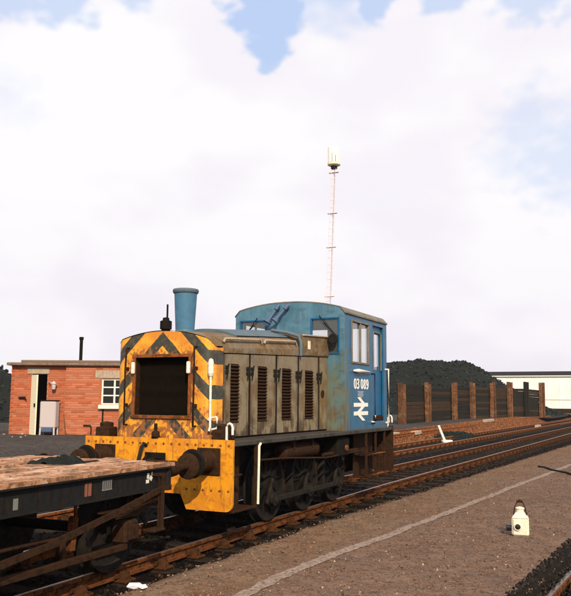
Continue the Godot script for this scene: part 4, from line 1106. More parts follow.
	# --- steps
	for s in [-1, 1]:
		for q in [[-0.04, -0.72], [-5.42, -6.56]]:
			st = T()
			var zm: float = (q[0] + q[1]) / 2; var ln: float = q[0] - q[1]
			box(st, Vector3(s * 0.93, 0.80, zm), Vector3(0.02, 0.88, ln), 0.003)
			box(st, Vector3(s * 1.08, 0.385, zm), Vector3(0.30, 0.03, ln), 0.006)
			if q[0] < -1: box(st, Vector3(s * 1.08, 0.80, zm), Vector3(0.27, 0.025, ln - 0.05), 0.006)
			else: box(st, Vector3(s * 1.06, 0.85, -0.2), Vector3(0.25, 0.025, 0.34), 0.006)
			for zz3 in ([q[0], zm, q[1]] if q[0] < -1 else [q[1]]):
				box(st, Vector3(s * 1.20, 0.82, zz3), Vector3(0.045, 0.87, 0.03), 0.004)
			obj("step_frame", st, M.grime_brown, L)
		st = T(); tube(st, [Vector3(s * 1.235, 0.42, -0.74), Vector3(s * 1.245, 1.22, -0.74), Vector3(s * 1.245, 1.25, -0.78), Vector3(s * 1.2, 1.24, -0.86)], 0.02, 7); obj("step_rail", st, M.cream, L)
		st = T()
		for yy in [0.81, 0.405]: box(st, Vector3(s * 1.19, yy, -6.2), Vector3(0.10, 0.012, 0.62)); 
		obj("step_tread", st, M.rust_bright, L)
	# --- frames, wheels, rods
	st = T()
	for s in [-1, 1]: box(st, Vector3(s * 0.60, 0.83, -3.54), Vector3(0.04, 0.80, 6.9), 0.005)
	box(st, Vector3(0, 0.95, -1.0), Vector3(1.16, 0.4, 0.04)); box(st, Vector3(0, 0.95, -6.2), Vector3(1.16, 0.4, 0.04)); box(st, Vector3(0, 1.0, -3.5), Vector3(1.1, 0.35, 1.6))
	obj("main_frame", st, M.grime, L)
	var ax := [-1.93, -3.30, -4.67]
	for z in ax:
		st = T(); tube(st, [Vector3(-0.95, 0.545, z), Vector3(0.95, 0.545, z)], 0.075, 12); obj("axle", st, M.grime, L)
		for s in [-1, 1]:
			st = T()
			lathe(st, Vector3(s * 0.69, 0.545, z), Vector3(s, 0, 0), [[-0.03, 0.40], [-0.03, 0.575], [0.0, 0.575], [0.005, 0.545], [0.13, 0.54], [0.135, 0.53], [0.135, 0.47]], 36)
			var wh := obj("wheel", st, M.wheel_steel, L)
			st = T()
			lathe(st, Vector3(s * 0.69, 0.545, z), Vector3(s, 0, 0), [[0.135, 0.475], [0.11, 0.45], [0.08, 0.40], [0.08, 0.20], [0.14, 0.15], [0.17, 0.14], [0.17, 0.0]], 30)
			for k in 10:
				var a := TAU * k / 10.0
				box(st, Vector3(s * 0.785, 0.545 + 0.3 * sin(a), z + 0.3 * cos(a)), Vector3(0.04, 0.06, 0.30), 0.008, Basis(Vector3.RIGHT, -a))
			obj("wheel_centre", st, M.grime, wh)
			st = T(); box(st, Vector3(s * 0.885, 0.44, z + 0.06), Vector3(0.06, 0.42, 0.17), 0.03, Basis(Vector3.RIGHT, -0.5)); lathe(st, Vector3(s * 0.88, 0.35, z + 0.1), Vector3(s, 0, 0), [[0, 0.06], [0.13, 0.055], [0.14, 0.0]], 12); obj("crank", st, M.wheel_steel, wh)
	for s in [-1, 1]:
		st = T(); box(st, Vector3(s * 0.955, 0.35, -3.2), Vector3(0.035, 0.085, 2.95), 0.012)
		for z in ax: lathe(st, Vector3(s * 0.93, 0.35, z + 0.1), Vector3(s, 0, 0), [[0, 0.10], [0.06, 0.10], [0.065, 0.0]], 16)
		obj("coupling_rod", st, M.wheel_steel, L)
		for z in ax:
			st = T()
			for k in 6: box(st, Vector3(s * 0.66, 1.12 - 0.024 * k, z), Vector3(0.07, 0.02, 0.95 - 0.12 * k), 0.003)
			obj("leaf_spring", st, M.grime, L)
			st = T(); box(st, Vector3(s * 0.74, 0.56, z - 0.63), Vector3(0.09, 0.34, 0.07), 0.012, Basis(Vector3.RIGHT, 0.15)); tube(st, [Vector3(s * 0.76, 0.7, z - 0.65), Vector3(s * 0.8, 1.1, z - 0.72)], 0.022, 6); obj("brake_block", st, M.grime_brown, L)
		# air reservoir slung below the running plate
		st = T(); lathe(st, Vector3(s * 1.0, 1.05, -1.95), Vector3(0, 0, -1), [[-0.05, 0.0], [-0.03, 0.08], [0.02, 0.125], [1.30, 0.125], [1.35, 0.08], [1.37, 0.0]], 18)
		for z in [-2.2, -2.95]: box(st, Vector3(s * 1.0, 1.16, z), Vector3(0.27, 0.14, 0.05))
		obj("air_reservoir", st, M.grime_brown, L)
		st = T(); tube(st, [Vector3(s * 1.12, 1.0, -1.0), Vector3(s * 1.12, 0.98, -1.8), Vector3(s * 1.14, 0.88, -3.5), Vector3(s * 1.12, 0.9, -5.4)], 0.018, 6); tube(st, [Vector3(s * 1.05, 0.92, -3.6), Vector3(s * 1.05, 0.92, -5.3)], 0.035, 7); obj("brake_pipe", st, M.grime_brown, L)
		st = T(); box(st, Vector3(s * 1.0, 1.02, -4.35), Vector3(0.3, 0.34, 0.6), 0.03); obj("battery_box", st, M.grime, L)
		st = T(); lathe(st, Vector3(s * 1.16, 1.0, -4.42), Vector3(s, 0, 0), [[0, 0.055], [0.03, 0.055], [0.035, 0.0]], 12); obj("drain_cap", st, M.rust_bright, L)

# ------------------------------------------------------------------ the wagon
func build_wagon():
	var W := thing("flat_wagon", "decrepit flat railway wagon with splintered bare deck boards coupled ahead of the loco", "wagon")
	var z0 := 1.26; var z1 := 7.75; var hw := 1.08
	var st := T()
	for s in [-1, 1]:
		box(st, Vector3(s * (hw - 0.04), 0.985, (z0 + z1) / 2), Vector3(0.05, 0.25, z1 - z0 - 0.1), 0.006)
		for y in [0.868, 1.102]: box(st, Vector3(s * (hw - 0.01), y, (z0 + z1) / 2), Vector3(0.09, 0.016, z1 - z0 - 0.1))
	box(st, Vector3(0, 0.96, (z0 + z1) / 2), Vector3(0.3, 0.2, z1 - z0 - 0.1))
	var sole := obj("solebar", st, M.solebar, W)
	for z in [z0 + 0.04, z1 - 0.04]:
		st = T(); box(st, Vector3(0, 0.985, z), Vector3(2 * hw, 0.27, 0.09), 0.012); obj("headstock", st, M.solebar, W)
	# faded lettering panels on the near solebar
	st = T()
	for q in [[2.80, 0.05, 0.13], [2.86, 0.04, 0.13]]: box(st, Vector3(hw - 0.013, 0.985, q[0]), Vector3(0.004, q[2], q[1]))
	obj("faded_panel", st, M.letter_red, sole)
	st = T()
	for i in 5: box(st, Vector3(hw - 0.013, 1.0, 2.58 - 0.035 * i), Vector3(0.004, 0.09 if i % 2 == 0 else 0.07, 0.017))
	for i in 2: box(st, Vector3(hw - 0.0125, 0.955 + 0.09 * i, 2.51), Vector3(0.004, 0.014, 0.17))
	obj("faded_lettering", st, M.letter_faded, sole)
	st = T()
	box(st, Vector3(hw - 0.0125, 0.96, 3.86), Vector3(0.004, 0.10, 0.06))
	obj("faded_lettering", st, M.letter_faded, sole)
	st = T(); for q in [[1.0, 1.68, 0.05, 0.05], [1.03, 1.74, 0.06, 0.045], [0.97, 1.75, 0.04, 0.06], [1.05, 1.66, 0.03, 0.03]]: box(st, Vector3(hw - 0.013 + q[2] * 0.01, q[0], q[1]), Vector3(0.003, q[2], q[3]), 0.0, Basis(Vector3.RIGHT, q[1] * 9.0))
	obj("white_splash", st, M.white, sole)
	# deck boards, some broken short over a hole
	var nb := 11; var bw := (2.0 * hw + 0.06) / nb
	for i in nb:
		var x0 := -hw - 0.03 + i * bw
		var z := z0 - 0.03 - rng.randf_range(-0.02, 0.05)
		while z < z1 - 0.05:
			var len_ := rng.randf_range(1.1, 2.6)
			if z + len_ > z1 - 0.4: len_ = z1 + 0.02 - z
			var segs := [[z, z + len_]]
			var xm := x0 + bw * 0.5
			for h in [[-0.72, 0.32, 1.62, 2.2], [-0.35, 0.38, 3.2, 3.75], [0.55, 0.8, 3.55, 4.0]]: # rotted holes
				if xm > h[0] and xm < h[1]:
					var ns := []
					var ha: float = h[2] + rng.randf_range(-0.12, 0.12); var hb: float = h[3] + rng.randf_range(-0.12, 0.12)
					for q in segs:
						if q[1] <= ha or q[0] >= hb: ns.append(q)
						else:
							if q[0] < ha - 0.1: ns.append([q[0], ha])
							if q[1] > hb + 0.1: ns.append([hb, q[1]])
					segs = ns
			for q in segs:
				st = T()
				var dy := rng.randf_range(-0.008, 0.008)
				var e0 := rng.randf_range(-0.012, 0.02); var e1 := rng.randf_range(-0.012, 0.02)
				var g0 := rng.randf_range(0.005, 0.02); var g1 := rng.randf_range(0.005, 0.02)
				if i == nb - 1: g1 = 0.0; e0 = absf(e0) * 0.3; e1 = absf(e1) * 0.3; dy = 0.0
				var jag := rng.randf_range(-0.05, 0.05)
				hexa(st, [Vector3(x0 + g0, 1.112, q[0] + 0.005 + jag), Vector3(x0 + bw - g1, 1.112, q[0] + 0.005), Vector3(x0 + bw - g1 - 0.004, 1.152 + dy + e0, q[0] + 0.008), Vector3(x0 + g0 + 0.004, 1.152 + dy + e0, q[0] + 0.008 + jag),
					Vector3(x0 + g0, 1.112, q[1] - 0.005 - jag), Vector3(x0 + bw - g1, 1.112, q[1] - 0.005), Vector3(x0 + bw - g1 - 0.004, 1.152 + dy + e1, q[1] - 0.008), Vector3(x0 + g0 + 0.004, 1.152 + dy + e1, q[1] - 0.008 - jag)])
				obj("deck_board", st, M.wood_deck if rng.randf() < 0.5 else M.wood_deck_dark, W)
			z += len_
	# buffers
	for e in [[z0, -1.0], [z1, 1.0]]:
		for s in [-1, 1]:
			st = T()
			var o := Vector3(s * 0.865, 1.04, e[0])
			box(st, o + Vector3(0, 0, e[1] * 0.014), Vector3(0.30, 0.26, 0.028), 0.01)
			lathe(st, o, Vector3(0, 0, e[1]), [[0.02, 0.15], [0.06, 0.12], [0.42, 0.095], [0.44, 0.08], [0.44, 0.05]], 18)
			for k in 4: box(st, o + Vector3(0.11 * cos(k * PI / 2 + 0.78), 0.11 * sin(k * PI / 2 + 0.78), e[1] * 0.12), Vector3(0.02, 0.02, 0.2))
			var bf := obj("buffer", st, M.grime_brown, W)
			st = T(); lathe(st, o, Vector3(0, 0, e[1]), [[0.4, 0.055], [0.70, 0.05], [0.72, 0.14], [0.73, 0.165], [0.75, 0.17], [0.77, 0.15], [0.775, 0.0]], 22); obj("buffer_head", st, M.grime_brown, bf)
		st = T(); tube(st, [Vector3(0, 1.03, e[0]), Vector3(0, 1.03, e[0] + e[1] * 0.16), Vector3(0, 1.0, e[0] + e[1] * 0.24), Vector3(0, 1.09, e[0] + e[1] * 0.26)], 0.035, 8); obj("coupling_hook", st, M.grime, W)
	# running gear
	for zc in [2.05, 6.6]:
		st = T(); tube(st, [Vector3(-0.95, 0.46, zc), Vector3(0.95, 0.46, zc)], 0.06, 10); obj("axle", st, M.grime, W)
		for s in [-1, 1]:
			st = T()
			lathe(st, Vector3(s * 0.69, 0.46, zc), Vector3(s, 0, 0), [[-0.03, 0.0], [-0.03, 0.49], [0.0, 0.49], [0.005, 0.46], [0.13, 0.455], [0.13, 0.40], [0.09, 0.37], [0.08, 0.14], [0.12, 0.12], [0.15, 0.0]], 32); obj("wheel", st, M.wheel_steel, W)
			st = T(); box(st, Vector3(s * 0.99, 0.46, zc), Vector3(0.2, 0.25, 0.26), 0.03); box(st, Vector3(s * 1.1, 0.46, zc), Vector3(0.03, 0.16, 0.18), 0.01); obj("axle_box", st, M.grime_brown, W)
			st = T()
			for k in 5: box(st, Vector3(s * 1.0, 0.62 + 0.022 * k, zc), Vector3(0.075, 0.018, 0.46 + 0.13 * k), 0.003)
			obj("leaf_spring", st, M.grime_brown, W)
			st = T()
			for e in [-1, 1]:
				box(st, Vector3(s * 0.90, 0.62, zc + e * 0.17), Vector3(0.018, 0.5, 0.06))
				box(st, Vector3(s * 0.90, 0.66, zc + e * 0.36), Vector3(0.016, 0.58, 0.05), 0.0, Basis(Vector3.RIGHT, -e * 0.75))
			box(st, Vector3(s * 0.90, 0.33, zc), Vector3(0.016, 0.04, 0.9))
			obj("w_iron", st, M.grime, W)
	for s in [-1, 1]:
		# long hand brake lever rising to its guide
		st = T()
		var pts := [[4.6, 0.44], [3.53, 0.55], [2.4, 0.73], [1.56, 0.89], [1.42, 0.88]]
		for k in pts.size() - 1:
			var p = pts[k]; var q = pts[k + 1]
			hexa(st, [Vector3(s * 1.16, p[1] - 0.035, p[0]), Vector3(s * 1.185, p[1] - 0.035, p[0]), Vector3(s * 1.185, p[1] + 0.035, p[0]), Vector3(s * 1.16, p[1] + 0.035, p[0]), Vector3(s * 1.16, q[1] - 0.03, q[0]), Vector3(s * 1.185, q[1] - 0.03, q[0]), Vector3(s * 1.185, q[1] + 0.03, q[0]), Vector3(s * 1.16, q[1] + 0.03, q[0])])
		obj("brake_lever", st, M.grime_brown, W)
		st = T()
		for x in [1.15, 1.195]: box(st, Vector3(s * x, 0.74, 1.62), Vector3(0.012, 0.64, 0.055), 0.002)
		box(st, Vector3(s * 1.13, 0.43, 1.68), Vector3(0.15, 0.03, 0.24), 0.006); box(st, Vector3(s * 1.13, 1.04, 1.62), Vector3(0.12, 0.03, 0.07))
		obj("lever_guide", st, M.grime_brown, W)
		st = T(); box(st, Vector3(s * 1.04, 0.31, 3.7), Vector3(0.06, 0.07, 3.2), 0.008); box(st, Vector3(s * 1.0, 0.42, 3.1), Vector3(0.03, 0.3, 0.05)); box(st, Vector3(s * 1.0, 0.42, 4.6), Vector3(0.03, 0.3, 0.05)); obj("brake_safety_bar", st, M.grime_brown, W)
		for zc in [2.64, 6.0]:
			st = T(); box(st, Vector3(s * 0.74, 0.5, zc), Vector3(0.09, 0.36, 0.08), 0.015, Basis(Vector3.RIGHT, -0.12)); tube(st, [Vector3(s * 0.78, 0.62, zc), Vector3(s * 0.8, 0.9, zc + 0.04)], 0.02, 6); obj("brake_block", st, M.rust, W)
		st = T(); tube(st, [Vector3(s * 0.8, 0.5, 2.66), Vector3(s * 0.82, 0.52, 4.3), Vector3(s * 0.8, 0.5, 5.9)], 0.025, 6); obj("push_rod", st, M.grime_brown, W)
	for k in 5: # cross members under the boards
		st = T(); box(st, Vector3(0, 0.97, 2.2 + 1.2 * k), Vector3(2.0 * hw - 0.16, 0.18, 0.1), 0.006); obj("cross_member", st, M.solebar, W)
	# the wagon stands a touch askew of the loco
	var piv := Vector3(0, 0, 1.4)
	W.transform = Transform3D(Basis(Vector3.UP, deg_to_rad(1.6)), piv + Vector3(0, -0.03, 0)) * Transform3D(Basis.IDENTITY, -piv)
	# black rubbish lying on the deck
	heap("scrap_heap", "crumpled black sheeting heaped over the hole in the wagon deck", "sheeting", Vector3(-0.06, 1.10, 1.82), Vector3(0.48, 0.11, 0.26), 3, 10, "")
func heap(called, label, category, at: Vector3, size: Vector3, seed_: int, n: int, group):
	var st := T(); var g := []
	var f := FastNoiseLite.new(); f.seed = seed_; f.frequency = 1.1; f.fractal_octaves = 2
	for i in n * 2 + 1:
		var row := []
		for j in n * 2 + 1:
			var u := (i - n) / float(n); var v := (j - n) / float(n)
			var d := sqrt(u * u + v * v) * (1.0 + 0.4 * f.get_noise_2d(u * 1.2 + 3, v * 1.2))
			var y: float = maxf(0.0, 1.0 - d * d) * (0.75 + 0.7 * f.get_noise_2d(u * 1.6, v * 1.6)) - 0.04
			row.append(at + Vector3(u * size.x, maxf(y, -0.02) * size.y, v * size.z))
		g.append(row)
	sheet(st, g, Vector3.UP)
	var o := obj(called, st, M.coal, self)
	tag(o, label, category, group)

# ------------------------------------------------------------------ hut
func build_hut():
	# local frame: x along the front wall to the right, y up, z towards the camera
	var ang := deg_to_rad(25.188)
	var T0 := thing("brick_hut", "small red brick railway hut with flat roof, stove pipe and white door ajar", "hut", "", Vector3(-13.1, 0.62, -10.62), ang)
	var k := 1.0 / 30.2
	var wl := 4.7; var hh := 2.30; var st: SurfaceTool
	var step := 1.84 # the right-hand bay stands a little proud
	var dx0 := 0.70; var dx1 := 1.20; var dy1 := 2.02
	var wx0 := 3.04; var wx1 := 3.90; var wy0 := 1.03; var wy1 := 1.88
	var holes := [[dx0, 0.0, dx1, dy1], [wx0, wy0, wx1, wy1]]
	# backing (mortar) walls
	st = T()
	wall(st, Transform3D(Basis.IDENTITY, Vector3(0, 0, -0.012)), [0.0, step], -0.2, func(_x): return hh, [[dx0, -0.2, dx1, dy1]], 0.2)
	wall(st, Transform3D(Basis.IDENTITY, Vector3(0, 0, 0.088)), [step + 0.012, wl], -0.2, func(_x): return hh, [[wx0, wy0, wx1, wy1]], 0.3)
	wall(st, Transform3D(Basis(Vector3.UP, -PI / 2), Vector3(0.012, 0, -0.212)), [-3.0, 0.0], -0.2, func(_x): return hh, [], 0.2)
	wall(st, Transform3D(Basis(Vector3.UP, -PI / 2), Vector3(wl, 0, -0.212)), [-3.0, 0.0], -0.2, func(_x): return hh, [], 0.2)
	wall(st, Transform3D(Basis.IDENTITY, Vector3(0, 0, -3.2)), [0.0, wl], -0.2, func(_x): return hh, [], 0.2)
	var back := obj("wall", st, M.mortar, T0)
	st = T(); box(st, Vector3(wl / 2, 0.0, -1.7), Vector3(wl - 0.1, 0.06, 3.2)); obj("floor", st, M.hut_dark, T0)
	# bricks of the front: stretchers with a header course every fourth
	var bm := []; 
	for L in [0.215, 0.1025]:
		var b := T(); box(b, Vector3.ZERO, Vector3(L, 0.065, 0.1), 0.004); bm.append(b.commit())
	var hidden := T(); var count := 0
	var mats := [M.brick_a, M.brick_b, M.brick_c]
	var course := 0; var y := 0.0
	while y < hh - 0.03:
		for bay in 2:
			var x0 := 0.0 if bay == 0 else step; var x1 := step - 0.005 if bay == 0 else wl
			var zf := 0.0 if bay == 0 else 0.1
			var header := course % 4 == 3
			var L := 0.1025 if header else 0.215
			var x := x0 + (0.0 if course % 2 == 0 else -0.1125)
			if header: x = x0
			while x < x1 - 0.03:
				var a := maxf(x, x0); var b := minf(x + L, x1)
				var segs := [[a, b]]
				for h in holes:
					if y + 0.04 > h[1] and y + 0.02 < h[3]:
						var ns := []
						for s in segs:
							if s[1] <= h[0] or s[0] >= h[2]: ns.append(s)
							else:
								if s[0] < h[0] - 0.03: ns.append([s[0], h[0]])
								if s[1] > h[2] + 0.03: ns.append([h[2], s[1]])
						segs = ns
				for lt in [[0.52, 2.03, 1.27, 2.23], [2.82, 1.90, 3.98, 2.15], [2.98, 0.87, 3.96, 1.03]]: # concrete lintels and sill take the place of bricks
					if y + 0.05 > lt[1] and y + 0.02 < lt[3]:
						var ns := []
						for s in segs:
							if s[1] <= lt[0] or s[0] >= lt[2]: ns.append(s)
							else:
								if s[0] < lt[0] - 0.03: ns.append([s[0], lt[0]])
								if s[1] > lt[2] + 0.03: ns.append([lt[2], s[1]])
						segs = ns
				for s in segs:
					var ln: float = s[1] - s[0]
					if ln < 0.03: continue
					var c := Vector3((s[0] + s[1]) / 2, y + 0.035, zf - 0.05 + rng.randf_range(-0.003, 0.002))
					var mi := rng.randi() % 3
					var mm = mats[mi]
					if bay == 1 and rng.randf() < 0.45: mm = M.brick_c
					if bay == 0 and mm == M.brick_c and rng.randf() < 0.6: mm = M.brick_b
					var full := absf(ln - L) < 0.003
					if full and not header and count < 298 and c.x < 3.6:
						var o := mesh_node("brick", bm[0], mm, back); o.position = c; count += 1
					else: box(hidden, c, Vector3(ln, 0.065, 0.1), 0.004)
				x += L + 0.01
		y += 0.075; course += 1
	var hb := obj("brickwork", hidden, M.brick_a, back); hb.set_meta("kind", "stuff")
	# bricks of the left end, joined
	st = T(); y = 0.0; course = 0
	while y < hh - 0.03:
		var z := -3.35 + (0.0 if course % 2 == 0 else 0.11)
		while z < -0.15:
			box(st, Vector3(0.045, y + 0.035, z + 0.1075), Vector3(0.1, 0.065, 0.215), 0.004); z += 0.225
		y += 0.075; course += 1
	var eb := obj("end_brickwork", st, M.brick_b, back); eb.set_meta("kind", "stuff")
	# concrete lintels and sill
	for q in [[0.52, 2.03, 1.27, 2.23, 0.015], [2.82, 1.90, 3.98, 2.15, 0.112]]:
		st = T(); box(st, Vector3((q[0] + q[2]) / 2, (q[1] + q[3]) / 2, q[4] - 0.08), Vector3(q[2] - q[0] - 0.006, q[3] - q[1] - 0.006, 0.17), 0.008); obj("lintel", st, M.concrete, T0)
	# window
	st = T()
	for x in [wx0 + 0.025, (wx0 + wx1) / 2, wx1 - 0.025]: box(st, Vector3(x, (wy0 + wy1) / 2, 0.03), Vector3(0.06, wy1 - wy0, 0.06), 0.006)
	for yy in [wy0 + 0.025, wy0 + 0.30, wy0 + 0.57, wy1 - 0.025]: box(st, Vector3((wx0 + wx1) / 2, yy, 0.028), Vector3(wx1 - wx0, 0.045, 0.05), 0.006)
	var win := obj("window", st, M.white, T0)
	st = T(); box(st, Vector3((wx0 + wx1) / 2, wy0 - 0.075, 0.12), Vector3(0.98, 0.13, 0.24), 0.012); obj("sill", st, M.white, win)
	for cx in 2:
		for cy in 3:
			st = T(); box(st, Vector3(wx0 + 0.235 + 0.39 * cx, wy0 + 0.16 + 0.265 * cy, 0.02), Vector3(0.40, 0.26, 0.006)); obj("pane", st, M.glass_dirty, win)
	# door, hinged on the left and standing open
	st = T(); var db := Basis(Vector3.UP, deg_to_rad(-52))
	box(st, Vector3(dx0, 1.0, 0.02) + db * Vector3(0.25, 0, 0.0), Vector3(0.5, 1.98, 0.045), 0.006, db)
	var dr := obj("door", st, M.cream, T0)
	st = T(); box(st, Vector3(dx0, 1.0, 0.02) + db * Vector3(0.44, 0, 0.05), Vector3(0.03, 0.12, 0.05), 0.006, db); obj("handle", st, M.black, dr)
	# roof slab with an upstand behind, stove pipe
	st = T(); box(st, Vector3(wl / 2 + 0.05, hh + 0.055, -1.6), Vector3(wl + 0.32, 0.10, 3.65), 0.02)
	var rf := obj("roof", st, M.roof_slab, T0)
	st = T(); box(st, Vector3(wl / 2 + 0.1, hh + 0.02 + 0.125, -0.2), Vector3(wl - 0.4, 0.10, 0.5), 0.03); box(st, Vector3(wl / 2 - 1.0, hh + 0.17, -1.8), Vector3(2.2, 0.12, 0.8), 0.03); obj("roof_felt", st, M.roof_felt, rf)
	st = T(); lathe(st, Vector3(2.13, hh + 0.1, -0.6), Vector3.UP, [[0, 0.09], [0.04, 0.09], [0.05, 0.055], [0.82, 0.055], [0.83, 0.075], [0.92, 0.075], [0.93, 0.0]], 14); obj("stove_pipe", st, M.grime, rf)
	# wall lamp and little bracket, pipes
	st = T(); tube(st, [Vector3(1.26, 1.75, 0.0), Vector3(1.3, 1.76, 0.12), Vector3(1.42, 1.72, 0.16)], 0.016, 6); lathe(st, Vector3(1.47, 1.52, 0.16), Vector3.UP, [[0, 0.06], [0.1, 0.075], [0.16, 0.075], [0.18, 0.1], [0.26, 0.04], [0.28, 0.0]], 12)
	obj("wall_lamp", st, M.enamel, T0)
	st = T(); box(st, Vector3(0.40, 1.24, 0.04), Vector3(0.22, 0.06, 0.08), 0.01); tube(st, [Vector3(0.44, 1.24, 0.05), Vector3(0.58, 1.16, 0.1)], 0.016, 6); obj("wall_bracket", st, M.grime, T0)
	st = T(); tube(st, [Vector3(3.12, 0.88, 0.13), Vector3(3.12, -0.1, 0.13)], 0.025, 7); obj("drain_pipe", st, M.grime, T0)
	st = T(); tube(st, [Vector3(2.5, 0.35, 0.16), Vector3(2.72, 0.35, 0.16), Vector3(2.76, 0.3, 0.16), Vector3(2.76, -0.1, 0.16)], 0.02, 7); obj("overflow_pipe", st, M.grime, T0)
	# white cabinet on legs by the door
	var X := T0.transform
	var c := thing("cabinet", "old white enamel cabinet on legs standing against the hut wall", "cabinet", "", X * Vector3(1.42, -0.02, 0.32), ang - 0.12)
	st = T(); box(st, Vector3(0, 0.72, 0), Vector3(0.54, 0.88, 0.36), 0.04); obj("body", st, M.enamel, c)
	st = T(); box(st, Vector3(0, 1.175, 0), Vector3(0.56, 0.03, 0.38), 0.01); obj("lid", st, M.grime, c)
	st = T(); box(st, Vector3(-0.02, 0.22, 0.03), Vector3(0.36, 0.16, 0.28), 0.03); obj("tray", st, M.dull_blue, c)
	for sx in [-1, 1]:
		for sz in [-1, 1]:
			st = T(); tube(st, [Vector3(sx * 0.23, 0.3, sz * 0.14), Vector3(sx * 0.24, -0.02, sz * 0.15)], [0.035, 0.03], 7); obj("leg", st, M.enamel, c)
	st = T(); tube(st, [Vector3(0, 0, 0), Vector3(-0.14, 0.72, -0.2)], 0.016, 6); box(st, Vector3(0.01, 0.05, 0.01), Vector3(0.07, 0.16, 0.05), 0.01, Basis(Vector3.BACK, 0.18))
	var br := obj("shovel", st, M.post_wood, self); br.position = X * Vector3(1.98, -0.02, 0.34); br.rotation.y = ang
	tag(br, "wooden shovel leaning on the brick hut beside the white cabinet", "shovel")
	# black spoil beside the hut
	heap("coal_pile", "small black coal pile on the ground between the wagon and the brick hut", "coal", along(62, 20.0) + Vector3(0, -0.02, 0), Vector3(0.5, 0.42, 0.5), 21, 10, "")
	for i in 7:
		var q: Vector3 = X * Vector3(rng.randf_range(0.0, 1.7), 0, rng.randf_range(0.5, 2.4)); q.y = H(q.x, q.z) + 0.02
		var s := mesh_node("rubble_stone", lump_mesh(rng.randf_range(0.03, 0.07), 50 + i), M.concrete, self); s.position = q
		tag(s, "pale rubble stone lying on the tarmac in front of the hut", "stone", "rubble before the hut")

